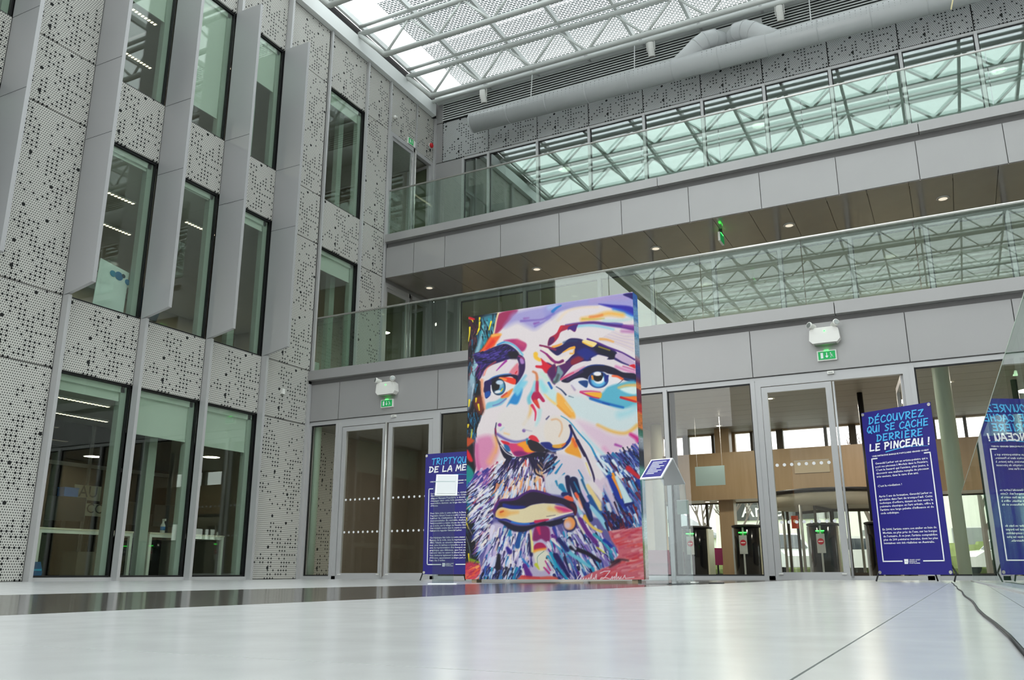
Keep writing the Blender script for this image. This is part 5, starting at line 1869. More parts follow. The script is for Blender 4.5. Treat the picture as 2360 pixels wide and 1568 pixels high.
line(C2, [(480, 560), (650, 545), (850, 565), (1050, 610)], 40, 20, '#84cbe0', 22, .85)
line(C2, [(300, 545), (480, 520), (740, 503), (1000, 540), (1200, 565), (1362, 600)], 22, 66, '#5b2f86', 14)
line(C2, [(1200, 560), (1362, 570)], 40, 60, '#8f4a9c', 18, .8)
line(C2, [(860, 520), (1060, 515), (1180, 530)], 16, 30, '#4a48a0', 14, .8)
line(C2, [(1180, 640), (1360, 650)], 40, 50, '#b46aa8', 26, .7)
for k in range(14):
    line(C2, [(800 + 20 * k, 780 - 12 * k), (1060 + 14 * k, 830 - 10 * k), (1368, 960 - 22 * k)], 6, 10, ['#cdb6c4', '#d8c2b8', '#b9a0b8'][k % 3], 7, .6)
# red and purple crease
poly(C2, [(20, 862), (42, 750), (130, 690), (175, 640), (225, 555), (330, 545), (480, 525), (470, 570), (440, 648), (360, 605), (280, 625), (215, 660), (180, 740), (110, 820)], '#ac2a4c', 9)
poly(C2, [(350, 565), (480, 530), (470, 580), (440, 645), (370, 610), (330, 620)], '#50257e', 10)
poly(C2, [(20, 862), (45, 750), (110, 730), (120, 790), (70, 850)], '#5a2464', 12, .9)
line(C2, [(190, 640), (230, 570)], 30, 40, '#d4303c', 10, .8)

# --- right eyebrow
poly(C2, [(0, 905), (110, 900), (250, 850), (330, 772), (410, 748), (560, 770), (650, 862), (740, 885), (790, 820), (900, 862), (1080, 950), (1120, 1060), (1010, 1082), (950, 1078), (975, 1050), (880, 1020), (790, 1010),
          (700, 1060), (690, 1100), (560, 1115), (430, 1160), (350, 1235), (215, 1390), (120, 1440), (60, 1300), (160, 1190), (290, 1130), (400, 1010), (440, 905), (370, 890), (260, 965), (170, 1020), (80, 985)], '#2b1d5a', 9)
poly(C2, [(170, 1190), (330, 1110), (420, 1040), (520, 1020), (560, 1100), (420, 1165), (340, 1240), (215, 1390), (150, 1420), (230, 1290)], '#5c2466', 14)
poly(C2, [(0, 1130), (140, 1190), (160, 1230), (130, 1440), (40, 1300), (0, 1220)], '#5f2562', 12)
poly(C2, [(395, 1085), (570, 1018), (580, 1085), (400, 1170)], '#8d2a40', 10)
poly(C2, [(480, 950), (620, 900), (760, 980), (770, 1020), (690, 1050), (640, 1100), (560, 1060), (500, 1010)], '#24338a', 22, .9)
poly(C2, [(740, 890), (900, 900), (1070, 980), (1090, 1060), (980, 1075), (960, 1035), (820, 990)], '#15142e', 16)
line(C2, [(270, 820), (360, 790), (470, 790)], 30, 30, '#27406a', 18, .8)
line(C2, [(640, 762), (800, 820), (960, 890), (1180, 975), (1380, 1085)], 26, 26, '#572a84', 9)
poly(C2, [(555, 800), (590, 778), (700, 795), (785, 825), (770, 860), (715, 885), (620, 850)], '#f3dc9c', 9)
line(C2, [(565, 815), (640, 850), (710, 878)], 18, 16, '#eebc46', 9)
line(C2, [(255, 972), (350, 920), (430, 895)], 14, 46, '#eeb147', 9)
line(C2, [(820, 882), (990, 938)], 24, 22, '#97883c', 8)
line(C2, [(95, 888), (170, 865), (230, 840)], 36, 24, '#efa847', 12)
line(C2, [(840, 762), (940, 770), (1045, 805)], 34, 26, '#e9b26c', 14)
# furrow curls between the brows
line(C2, [(0, 925), (100, 1040), (220, 1075), (340, 1030), (410, 985)], 62, 44, '#eee2da', 9)
line(C2, [(0, 1020), (60, 1120), (160, 1165), (280, 1130)], 40, 30, '#ecd8cc', 9)
line(C2, [(0, 1000), (90, 1100), (180, 1130), (250, 1105)], 26, 44, '#7a2166', 9)
line(C2, [(370, 990), (420, 985), (430, 940)], 26, 20, '#eab562', 9)
line(C1, [(1258, 862), (1380, 890), (1500, 930)], 26, 36, '#8b2a5e', 8)
line(C1, [(1268, 942), (1360, 1000), (1500, 1130)], 18, 34, '#9a2c7a', 8)
line(C1, [(1300, 905), (1400, 960), (1500, 1040)], 40, 44, '#efe4dc', 9)
poly(C1, [(1268, 1065), (1340, 1120), (1440, 1180), (1500, 1180), (1500, 1290), (1350, 1300), (1290, 1230), (1200, 1212), (1195, 1178), (1290, 1170)], '#d2263f', 10)
line(C1, [(1190, 1000), (1195, 1050), (1250, 1090)], 70, 50, '#f0c24a', 12)
poly(C1, [(1370, 1290), (1440, 1190), (1500, 1170), (1500, 1460), (1440, 1430)], '#5c2462', 14)
poly(C2, [(175, 1185), (230, 1240), (262, 1295), (225, 1360), (200, 1420), (120, 1460), (100, 1400), (150, 1320)], '#86a0a6', 14)
line(C2, [(180, 1330), (150, 1420), (110, 1440)], 50, 40, '#566064', 14, .9)

# --- right eye
poly(C2, [(215, 1400), (350, 1300), (480, 1240), (600, 1190), (520, 1290), (380, 1370), (280, 1400)], '#d99ab4', 16)
line(C2, [(225, 1395), (330, 1330), (420, 1290)], 26, 14, '#d23a64', 12, .85)
poly(C2, [(1085, 1000), (1165, 982), (1280, 1050), (1390, 1130), (1385, 1160), (1290, 1170), (1180, 1120), (1080, 1070)], '#cdb6cf', 10)
line(C2, [(1080, 1075), (1180, 1130), (1285, 1172)], 36, 18, '#3b2d72', 9)
poly(C2, [(1290, 1180), (1380, 1160), (1392, 1225), (1330, 1200)], '#d12138', 8)
line(C2, [(1090, 1195), (1240, 1250), (1390, 1290)], 40, 34, '#d985b8', 20, .85)
line(C2, [(1200, 1190), (1390, 1250)], 18, 20, '#bc3a86', 12, .7)
poly(C2, [(230, 1420), (380, 1340), (520, 1260), (640, 1190), (760, 1165), (900, 1170), (1050, 1212), (1200, 1285), (1395, 1312), (1402, 1440), (1260, 1420), (1180, 1385), (1060, 1330), (960, 1308), (860, 1280),
          (740, 1290), (660, 1350), (640, 1400), (560, 1370), (440, 1392), (330, 1448)], '#1b1636', 9)
line(C2, [(520, 1262), (640, 1195), (760, 1170), (900, 1175)], 16, 12, '#2d4f9c', 8, .9)
line(C2, [(330, 1400), (450, 1330), (560, 1270)], 44, 30, '#4b2a6e', 16, .8)
line(C2, [(1200, 1380), (1400, 1420)], 30, 40, '#1d4a80', 14, .8)
poly(C2, [(390, 1420), (520, 1375), (640, 1400), (650, 1470), (640, 1540), (520, 1560), (400, 1530), (370, 1470)], '#e5e0e5', 9)
poly(C2, [(860, 1285), (960, 1308), (1060, 1335), (1180, 1395), (1120, 1460), (1000, 1520), (900, 1545), (650, 1545), (640, 1440)], '#ebe5e7', 8)
oval(C2, 812, 1402, 158, 132, '#173f80', 0, 8)
oval(C2, 812, 1420, 118, 98, '#6fb8dc', 0, 16)
oval(C2, 820, 1400, 82, 66, '#eef0f2', 0, 12)
poly(C2, [(915, 1345), (972, 1328), (960, 1390), (920, 1440), (905, 1400)], '#1a2a80', 8)
oval(C2, 800, 1368, 70, 62, '#1b1418', 0, 8)
oval(C2, 798, 1308, 66, 34, '#f1edef', 0, 8)
line(C2, [(865, 1300), (875, 1350), (850, 1410)], 22, 14, '#17141c', 6)
line(C2, [(712, 1345), (722, 1390)], 32, 32, '#e79a42', 8)
poly(C2, [(498, 1430), (640, 1418), (632, 1520), (570, 1500)], '#1f4c84', 9)
line(C2, [(1035, 1342), (1110, 1350), (1190, 1392)], 30, 40, '#ee7a50', 9)
line(C2, [(1200, 1400), (1090, 1490), (960, 1535)], 10, 6, '#445274', 5)

# --- below the right eye, cheek
poly(C4, [(860, 180), (960, 85), (1150, 25), (1405, 5), (1418, 385), (1300, 420), (1160, 432), (1000, 388), (850, 330), (700, 272), (640, 215)], '#6db6ca', 20)
poly(C4, [(520, 225), (700, 300), (1000, 405), (1200, 445), (1420, 390), (1430, 690), (1220, 770), (1000, 755), (850, 690), (600, 600), (420, 500), (300, 250)], '#d4dfe0', 40, .95)
line(C4, [(1150, 520), (1300, 480), (1420, 400)], 120, 90, '#aed6de', 50, .8)
poly(C4, [(1150, 115), (1280, 80), (1405, 70), (1405, 195), (1270, 180)], '#dcebe8', 18)
line(C4, [(1130, 95), (1250, 60), (1400, 55)], 30, 46, '#ecc274', 18, .9)
line(C4, [(690, 262), (850, 318), (1010, 360), (1200, 405)], 46, 30, '#1c6fb6', 14)
line(C4, [(880, 330), (980, 360)], 20, 20, '#0f4a9a', 10, .8)
poly(C4, [(600, 178), (840, 168), (862, 232), (828, 262), (700, 232)], '#f0b443', 12)
line(C4, [(530, 165), (690, 232), (820, 262)], 26, 16, '#c5306e', 8)
line(C4, [(535, 158), (700, 150), (840, 165)], 30, 12, '#cf4a84', 10, .9)
poly(C4, [(1160, 240), (1290, 235), (1412, 232), (1414, 325), (1300, 300)], '#ea8a40', 12)
line(C4, [(1165, 248), (1270, 280), (1400, 315)], 36, 26, '#c62a38', 9)
line(C4, [(800, 685), (1000, 775), (1180, 815), (1300, 790), (1420, 690)], 46, 60, '#e5bc70', 22, .95)
poly(C4, [(480, 620), (800, 720), (1000, 830), (1250, 850), (1440, 780), (1450, 1000), (1200, 1050), (1000, 1150), (820, 1000), (600, 800)], '#dfc6d6', 50, .9)
line(C4, [(1320, 830), (1400, 880), (1440, 930)], 50, 70, '#c93b8d', 22)
line(C4, [(1080, 990), (1170, 1020)], 34, 24, '#a64aa0', 16)
line(C4, [(900, 1050), (1010, 1150)], 60, 40, '#e0a8c8', 34, .8)
# --- nose side
poly(C4, [(0, 60), (110, 110), (165, 200), (165, 370), (60, 300), (0, 230)], '#cbe3e2', 30, .9)
poly(C4, [(160, 190), (230, 210), (330, 340), (440, 500), (430, 590), (300, 500), (170, 380)], '#f0b75e', 18)
line(C4, [(170, 375), (300, 500), (400, 580)], 30, 30, '#e9a648', 14)
line(C4, [(290, 330), (400, 470)], 18, 18, '#f0d5a2', 12, .8)
line(C4, [(150, 80), (230, 130), (300, 205)], 12, 26, '#3b4a6c', 8)
line(C4, [(350, 228), (420, 250)], 16, 8, '#6c8494', 8)
line(C3, [(1330, 200), (1420, 290), (1500, 350)], 20, 40, '#f0d291', 16)
line(C3, [(1400, 15), (1440, 95)], 26, 34, '#2a6cb2', 8)
line(C3, [(1270, 40), (1350, 130)], 70, 60, '#b4dfe0', 34, .8)
line(C4, [(390, 60), (440, 130)], 16, 30, '#a892b4', 14, .8)
# --- bridge of the nose
line(C3, [(1200, 20), (1140, 160), (1085, 260), (1095, 330)], 60, 60, '#83c5d2', 18, .95)
poly(C3, [(1200, 0), (1240, 0), (1232, 130), (1275, 205), (1335, 300), (1300, 320), (1245, 262), (1215, 300), (1255, 430), (1185, 360), (1122, 255), (1160, 150)], '#b6205c', 8)
poly(C3, [(1150, 300), (1215, 290), (1255, 430), (1190, 360)], '#d8533c', 14)
line(C1, [(1150, 1275), (1200, 1310), (1215, 1420), (1210, 1568)], 30, 50, '#d58a60', 14)
line(C1, [(1215, 1440), (1205, 1568)], 40, 50, '#bb2a5c', 12)
line(C1, [(1290, 1310), (1380, 1400)], 80, 60, '#c8e4d4', 34, .85)
line(C1, [(1270, 1430), (1330, 1568)], 70, 90, '#a4dbe0', 30, .85)
line(C1, [(1390, 1450), (1440, 1540)], 30, 24, '#2b6eb4', 9)
line(C1, [(1175, 1430), (1160, 1568)], 24, 60, '#a9d8e2', 18, .85)
line(C3, [(1112, 380), (1100, 500), (1005, 670)], 36, 50, '#e5c28b', 22, .95)
line(C3, [(1135, 375), (1188, 480), (1180, 610)], 46, 14, '#d93e66', 9)
line(C3, [(1255, 450), (1240, 570), (1195, 690)], 60, 40, '#bddcdd', 22, .9)
line(C3, [(1360, 590), (1400, 545)], 26, 16, '#3f3a66', 9)
line(C3, [(1440, 600), (1500, 600)], 40, 40, '#ecd0b4', 22, .7)
poly(C3, [(930, 95), (985, 130), (905, 350), (790, 345), (735, 392), (820, 230)], '#3b92ca', 16)
poly(C3, [(860, 110), (960, 0), (1060, 0), (985, 120), (900, 220)], '#8fd0e2', 22, .9)
line(C1, [(860, 1568), (950, 1440), (1030, 1340)], 60, 30, '#86c8de', 24, .9)
# --- nose tip and wings
poly(C3, [(575, 660), (640, 480), (800, 390), (1000, 400), (1080, 560), (1190, 700), (1340, 620), (1500, 560), (1500, 1000), (1380, 960), (1260, 960), (1150, 830), (1060, 870), (1000, 930), (860, 950), (700, 900), (600, 820)], '#e4ddda', 40, .85)
oval(C4, 160, 780, 205, 240, '#e7dcd3', 0, 20)
line(C4, [(80, 600), (160, 590), (225, 645), (240, 750), (195, 860)], 20, 16, '#ddaa7c', 16, .85)
oval(C3, 625, 680, 28, 26, '#9c3d9e', 0, 10)
oval(C3, 1005, 770, 26, 26, '#8c6eac', 0, 10)
line(C3, [(1010, 755), (1130, 780)], 20, 8, '#b5aac0', 12, .8)
line(C3, [(640, 760), (690, 720)], 26, 14, '#b3d3de', 14, .8)
line(C3, [(700, 810), (770, 830)], 24, 20, '#eec58c', 16, .8)
line(C3, [(572, 650), (556, 760), (565, 860), (620, 980), (710, 1090), (800, 1160)], 12, 44, '#261d50', 9)
line(C3, [(556, 740), (570, 830)], 22, 26, '#9a2a5c', 9, .9)
line(C3, [(590, 830), (720, 905), (860, 945), (1000, 930), (1065, 900)], 40, 22, '#6559a6', 18, .9)
poly(C3, [(640, 925), (740, 958), (900, 972), (1040, 935), (1075, 1015), (1180, 1100), (1050, 1150), (880, 1172), (780, 1060), (700, 995)], '#d5507f', 9)
poly(C3, [(900, 985), (1040, 940), (1085, 1030), (1180, 1100), (1040, 1110), (980, 1040)], '#efa233', 14)
poly(C3, [(650, 925), (765, 955), (770, 995), (690, 975)], '#cf2a3e', 9)
poly(C3, [(840, 1110), (960, 1090), (1060, 1140), (900, 1172)], '#8d2672', 16)
poly(C3, [(690, 990), (760, 1010), (790, 1090), (730, 1085)], '#1f6da0', 12)
line(C3, [(640, 1000), (720, 1110), (830, 1170)], 14, 12, '#e6dfd6', 5)
poly(C3, [(1040, 905), (1070, 900), (1060, 990), (1042, 960)], '#2f93a6', 8)
poly(C3, [(1060, 935), (1140, 908), (1220, 948), (1345, 1062), (1300, 1112), (1150, 1092), (1090, 1040)], '#2b2430', 9)
poly(C3, [(1080, 872), (1130, 840), (1200, 868), (1245, 945), (1185, 938), (1100, 905)], '#d83a4e', 8)
poly(C3, [(1270, 960), (1380, 950), (1430, 970), (1500, 1060), (1500, 1115), (1390, 1075), (1300, 1010)], '#27337e', 10)
line(C4, [(372, 690), (388, 800), (350, 930), (240, 1035), (90, 1050), (0, 1005)], 26, 76, '#1d2c7c', 9)
line(C4, [(230, 1060), (110, 1090), (0, 1060)], 18, 14, '#8fa6c8', 9, .9)
poly(C4, [(90, 1000), (190, 985), (300, 965), (230, 1040), (110, 1040)], '#dfaa4c', 9)
line(C4, [(240, 1010), (295, 970)], 16, 14, '#d65c44', 8)
# --- under the nose
poly(C3, [(620, 1000), (680, 1085), (780, 1165), (900, 1185), (1050, 1152), (1200, 1105), (1350, 1112), (1500, 1112), (1500, 1190), (1380, 1260), (1200, 1210), (1000, 1200), (860, 1200), (720, 1215), (650, 1110)], '#1a1631', 9)
line(C4, [(0, 1090), (60, 1110)], 60, 30, '#1a1631', 12)

# --- left eye region
poly(C1, [(500, 700), (640, 690), (570, 820), (520, 890), (420, 935), (290, 995), (380, 870)], '#eb6a36', 16)
line(C1, [(510, 710), (640, 690)], 46, 30, '#f0bb66', 16)
line(C1, [(520, 800), (420, 920)], 60, 40, '#de3a30', 18, .85)
poly(C1, [(690, 785), (850, 762), (960, 795), (1045, 845), (1020, 930), (960, 955), (880, 870), (780, 812)], '#b5417c', 16)
line(C1, [(900, 800), (1000, 850)], 70, 60, '#c9587e', 26, .8)
line(C1, [(590, 862), (680, 815), (800, 835), (900, 905), (985, 1010)], 30, 26, '#79c1d9', 12)
line(C1, [(590, 850), (700, 805)], 14, 10, '#3c82c2', 9)
poly(C1, [(228, 990), (400, 950), (540, 885), (722, 838), (870, 920), (925, 1000), (935, 1062), (800, 1072), (640, 1122), (480, 1182), (390, 1250), (325, 1375), (290, 1395), (248, 1300), (285, 1180), (235, 1100)], '#2b1f5a', 9)
hairs(C1, [(300, 960), (560, 890), (720, 850), (860, 940), (780, 1040), (480, 1150), (320, 1140)], 80, lambda x, y: 160 + (y - 1000) * 0.12, 100, 22, ['#5c4a9c', '#6d5aae', '#1a1430', '#33256a', '#453486'], 7)
hairs(C1, [(260, 1180), (420, 1150), (360, 1300), (300, 1380)], 20, lambda x, y: 115, 120, 20, ['#4a2f86', '#6a4aa0', '#1a1430', '#8a3a7a'], 8)
poly(C1, [(760, 960), (900, 960), (935, 1060), (800, 1070)], '#1a1424', 20, .9)
poly(C1, [(895, 1050), (940, 1010), (1012, 1070), (1022, 1230), (965, 1365), (870, 1475), (885, 1260), (925, 1160)], '#3a2059', 9)
poly(C1, [(940, 1075), (985, 1050), (1010, 1140), (960, 1150)], '#b48cc4', 12)
line(C1, [(925, 1030), (1010, 1080)], 20, 14, '#a83a70', 9)
line(C1, [(575, 1258), (640, 1190), (725, 1105)], 10, 34, '#a63d9e', 9)
line(C1, [(840, 1120), (720, 1250)], 60, 50, '#e7d9e4', 24, .8)
poly(C1, [(770, 1310), (880, 1160), (918, 1160), (912, 1330)], '#e08c9a', 14)
line(C1, [(875, 1300), (895, 1270)], 20, 14, '#d42a34', 7)
line(C1, [(560, 1120), (430, 1210), (380, 1330)], 20, 14, '#e8705c', 14, .8)
poly(C1, [(378, 1600), (385, 1500), (470, 1395), (640, 1330), (800, 1318), (905, 1345), (880, 1470), (860, 1402), (700, 1370), (620, 1372), (560, 1440), (500, 1600)], '#1a1239', 9)
line(C1, [(420, 1440), (520, 1365), (660, 1322), (800, 1310)], 18, 14, '#2d70b6', 9, .9)
poly(C3, [(382, 100), (390, 0), (490, -20), (495, 70), (480, 150), (470, 215), (405, 262)], '#2a1a5a', 8)
poly(C3, [(398, 170), (470, 150), (472, 215), (405, 255)], '#1f5ea8', 12)
poly(C3, [(500, 80), (700, -60), (830, -70), (860, 50), (820, 105), (700, 170), (600, 215), (500, 190)], '#e9e3e3', 8)
poly(C1, [(620, 1375), (750, 1362), (872, 1392), (862, 1475), (740, 1440)], '#ea4b36', 9)
line(C1, [(630, 1380), (720, 1400)], 34, 30, '#f0a456', 12)
oval(C3, 605, 82, 112, 132, '#13213e', 0, 7)
oval(C3, 620, 90, 88, 108, '#4d8cae', 0, 16)
oval(C3, 640, 50, 40, 50, '#a8c8d4', 0, 20, .8)
oval(C3, 562, 62, 62, 80, '#140f1a', 0, 9)
oval(C3, 596, 160, 54, 24, '#e6e6e9', -12, 7)
oval(C1, 622, 1445, 58, 34, '#cfdce8', 0, 8)
line(C3, [(650, 145), (672, 110)], 22, 16, '#dfcf44', 7)
line(C3, [(488, 60), (495, 130), (525, 205)], 16, 20, '#efeaea', 7)
poly(C3, [(402, 432), (430, 335), (560, 302), (660, 245), (745, 222), (720, 292), (640, 368), (480, 412)], '#8ec5d5', 14)
poly(C3, [(640, 255), (720, 178), (832, 108), (800, 190), (745, 250)], '#ea9a50', 12)
line(C3, [(660, 235), (735, 178)], 26, 20, '#cb3c44', 12, .85)
line(C3, [(520, 378), (620, 345), (725, 268)], 14, 16, '#7c72b6', 10, .85)
line(C3, [(342, -20), (352, 200), (388, 420)], 50, 30, '#e9a27c', 20, .9)
# --- left cheek
poly(C3, [(250, 930), (300, 870), (480, 850), (560, 980), (605, 1080), (520, 1290), (400, 1400), (300, 1430), (252, 1310), (240, 1100)], '#d994b6', 46, .95)
line(C3, [(545, 870), (568, 1040), (470, 1260)], 50, 90, '#ecb48a', 40, .8)
line(C3, [(260, 1000), (270, 1250), (310, 1400)], 40, 60, '#c8629a', 30, .8)
line(C3, [(560, 880), (580, 1000), (560, 1120)], 26, 20, '#eab06a', 16, .7)

# --- lines from the nose wing to the jaw
line(C4, [(400, 600), (620, 900), (800, 1200), (900, 1500)], 60, 120, '#e7dee2', 30, .8)
poly(C4, [(400, 890), (450, 930), (545, 1195), (430, 1165), (285, 1092), (370, 985)], '#e8a640', 14)
line(C4, [(410, 900), (460, 1010)], 40, 50, '#e66a3c', 22, .9)
line(C4, [(362, 690), (480, 930), (620, 1180), (720, 1430), (752, 1568)], 34, 26, '#2a1d4a', 9)
line(C4, [(480, 930), (600, 1160)], 50, 46, '#2a1d4a', 9)
line(C4, [(618, 1280), (690, 1480)], 26, 14, '#e9daa4', 7)
line(C4, [(225, 540), (350, 620), (500, 800), (680, 1000), (760, 1150), (850, 1280), (965, 1390)], 8, 40, '#1f8fb8', 9)
line(C4, [(560, 800), (760, 1020), (1000, 1250)], 20, 60, '#bfdbe2', 22, .85)

# --- beard
def RG(c, pts):
    return c(pts)


BEARD = C5([(190, 20), (420, -60), (620, -40), (900, -90), (1180, -70)]) + C6([(0, 60), (300, 0), (520, 60), (700, 260), (900, 560), (840, 740), (980, 960), (980, 1050), (880, 1230), (640, 1320), (400, 1480)]) + \
    C5([(1327, 1480), (300, 1490), (300, 1300), (260, 1100), (230, 900), (220, 700), (200, 520), (140, 310), (150, 120)])
poly(None, BEARD, '#6f6aa0', 2.5, 1, False)
dk, wt = ['#1a1738', '#221d4e', '#131228', '#2b2a6a'], ['#f0ebf2', '#e2dcec', '#f2ebe4', '#d2dcee']
LB = [(170, 20), (560, -60), (560, 300), (450, 560), (430, 900), (270, 1100), (230, 700), (140, 300)]
hairs(C5, LB, 130, lambda x, y: 138 - (y - 300) * 0.012, 150, 34, dk + ['#3a2f78', '#5a3f90', '#2a4aa0'], 20)
hairs(C5, LB, 130, lambda x, y: 138 - (y - 300) * 0.012, 130, 26, ['#4a7cc4', '#6a4c9e', '#9a7ab8', '#5aa6cc', '#d88a90', '#3a5ab0', '#b04a6a', '#e0a890'], 40)
hairs(C5, LB, 190, lambda x, y: 138 - (y - 300) * 0.012, 120, 30, wt, 41)
hairs(C5, LB, 70, lambda x, y: 138 - (y - 300) * 0.012, 90, 14, dk, 42)
hairs(C3, [(270, 1380), (560, 1330), (560, 1568), (230, 1568)], 60, lambda x, y: 130, 150, 34, ['#7a5aa6', '#5a3f90', '#c06aa4', '#d8a4c4', '#3a3a8c', '#e6dcec'], 21)
MS = [(560, 1260), (900, 1190), (1340, 1190), (1440, 1300), (1440, 1568), (500, 1568)]
hairs(C3, MS, 70, lambda x, y: 128 - (x - 560) * 0.055, 190, 34, dk + ['#6a4a9c', '#3a2a70'], 22)
hairs(C3, MS, 60, lambda x, y: 128 - (x - 560) * 0.055, 160, 30, ['#e6a27c', '#4a7cc0', '#b04468', '#9a86c0', '#8ab0dc', '#e8c0a4'], 43)
hairs(C3, MS, 90, lambda x, y: 128 - (x - 560) * 0.055, 170, 34, wt, 44)
hairs(C3, MS, 50, lambda x, y: 128 - (x - 560) * 0.055, 150, 18, dk, 45)
MM = [(500, 40), (1240, -40), (1200, 170), (1000, 170), (800, 290), (560, 310)]
hairs(C5, MM, 60, lambda x, y: 118 - (x - 520) * 0.04, 150, 30, dk + ['#6a4a9c', '#8a2a50'], 23)
hairs(C5, MM, 110, lambda x, y: 118 - (x - 520) * 0.04, 150, 34, wt + ['#eab27c', '#9cb8e0', '#e89a78', '#f0d0b0'], 46)
# black tuft below the nose
hairs(C3, [(1060, 1160), (1420, 1150), (1420, 1330), (1180, 1300)], 46, lambda x, y: 75 + (x - 1240) * 0.05, 210, 34, ['#141028', '#1c1634', '#2a1c4c', '#1a1838'], 24, 6, 1)
hairs(C3, [(740, 1190), (1080, 1190), (900, 1280), (720, 1300)], 26, lambda x, y: 120, 190, 34, ['#1a1638', '#2a2050', '#3a2a6a'], 25, 6, 1)
line(C3, [(1030, 1240), (1040, 1330)], 26, 14, '#e0645c', 8)
for p in ([(1180, 1400), (1230, 1480), (1180, 1568)], [(1290, 1440), (1360, 1500), (1400, 1568)], [(1250, 1300), (1330, 1420)]):
    line(C3, p, 60, 44, '#efc48e', 16, .85)
for p in ([(1240, 1280), (1340, 1390), (1440, 1420)], [(1150, 1300), (1190, 1440), (1290, 1490)], [(1330, 1330), (1400, 1480), (1440, 1560)]):
    line(C3, p, 34, 18, '#1d1740', 7)
# upper lip side wedges on the right of the moustache
poly(C4, [(0, 1150), (140, 1130), (430, 1170), (560, 1230), (640, 1430), (660, 1568), (0, 1568)], '#dccfd8', 24, .95)
hairs(C4, [(0, 1120), (160, 1160), (100, 1400), (0, 1420)], 34, lambda x, y: 130, 120, 30, dk + ['#7a6a9c', '#5a9cc0'], 26)
for p in ([(200, 1240), (120, 1310)], [(240, 1295), (140, 1440)], [(280, 1440), (190, 1530)], [(500, 1390), (560, 1500), (580, 1568)]):
    line(C4, p, 16, 36, '#2a86b0', 8)
poly(C6, [(0, -20), (320, -20), (560, 60), (640, 300), (740, 560), (560, 520), (420, 420), (380, 330), (240, 260), (0, 210)], '#d8d6de', 16, .95)
for p, w_, c_ in (([(290, 10), (300, 150), (350, 330)], 70, '#171c4a'), ([(370, 60), (440, 250), (560, 440), (610, 590)], 130, '#15204e'), ([(200, 130), (260, 210)], 80, '#1f86ac'), ([(230, 240), (320, 230)], 60, '#1d2a66'),
                 ([(490, 40), (540, 160), (590, 260)], 34, '#2a6a92'), ([(600, 300), (700, 420), (800, 640)], 110, '#1c5a96'), ([(560, 380), (620, 560)], 70, '#182a6e'), ([(130, 60), (150, 120)], 30, '#2a86ac')):
    line(C6, p, w_, w_ * .5, c_, 10)
for p, w_, c_ in (([(380, 70), (450, 210)], 24, '#1f8cb0'), ([(620, 420), (740, 560), (830, 690)], 80, '#9ccbdc'), ([(570, 120), (680, 300), (760, 430)], 80, '#e8d3a0'), ([(700, 60), (860, 260), (960, 420)], 120, '#dccad8'),
                 ([(400, 230), (440, 300), (480, 420)], 46, '#f0a47c'), ([(400, 225), (425, 270)], 44, '#ee6a48'), ([(420, 420), (480, 520)], 60, '#a6ccd8'), ([(500, 190), (570, 330)], 40, '#d9c0dc'), ([(430, 330), (490, 450)], 26, '#f0d8dc')):
    line(C6, p, w_ * .6, w_, c_, 12)
# right jaw: long diagonal strokes
poly(None, C4([(760, 1180), (1010, 1150), (1300, 1080), (1455, 1100), (1470, 1568), (1000, 1568)]) + C6([(1310, 0), (1320, 690), (1190, 715), (850, 750), (760, 420), (820, 0)]), '#5a6aa4', 3, 1, False)
hairs(C4, [(900, 1120), (1250, 1020), (1440, 960), (1455, 1330), (1240, 1330)], 120, lambda x, y: 52, 170, 26, dk + ['#4a5ea8', '#7a86c0', '#8a6aac', '#b0b4d8', '#2a7ca4', '#1c3a86'], 27)
hairs(C4, [(760, 1180), (1000, 1200), (1300, 1330), (1455, 1330), (1460, 1540), (1000, 1560)], 110, lambda x, y: 56, 200, 36, ['#1c4ea0', '#1a2a7a', '#2a8cb4', '#cfe0ec', '#e6eaf0', '#141a4a', '#5ab0cc', '#6a78b4', '#8a2a4a'], 28)
for p in ([(800, 1140), (840, 1220), (930, 1290)], [(800, 1290), (870, 1380), (950, 1460)], [(950, 1300), (1020, 1390)], [(1040, 1240), (1100, 1320)]):
    line(C4, p, 46, 34, '#dfe8ec', 9)
line(C4, [(1040, 1450), (1090, 1568)], 40, 40, '#e8a03a', 8)
line(C4, [(1090, 1430), (1180, 1568)], 40, 50, '#efe8e8', 9)
line(C4, [(1280, 1360), (1440, 1500)], 80, 60, '#c42a3a', 16)
hairs(C6, [(760, 0), (1300, 0), (1316, 560), (1180, 700), (860, 740), (800, 480)], 210, lambda x, y: 62, 210, 34, ['#16246c', '#1a3a94', '#0f1640', '#2a7cae', '#5aa0cc', '#a8cbe0', '#6a6ab0', '#8d8fc4', '#7a1f34', '#dfe4ee'], 29)
poly(C6, [(830, 0), (930, 10), (1060, 330), (1140, 470), (1060, 430), (960, 280)], '#163a9a', 14)
line(C6, [(920, 0), (1000, 170), (1040, 290)], 40, 24, '#e99a3a', 7)
line(C6, [(970, 0), (1060, 190), (1130, 340)], 46, 110, '#cfe3e6', 12)
line(C6, [(1100, 390), (1200, 360)], 50, 30, '#15256c', 9)
line(C6, [(800, 60), (900, 300), (1000, 540)], 110, 30, '#dcc9d6', 16, .9)
line(C6, [(940, 350), (1010, 540)], 22, 10, '#1c1438', 6)
line(C6, [(850, 380), (880, 470)], 60, 50, '#d9d9e2', 14)
hairs(C6, [(760, 470), (1100, 520), (1190, 710), (860, 750)], 60, lambda x, y: 66, 140, 34, ['#131c5c', '#1a1440', '#6a1c34', '#20307e', '#101234'], 30)
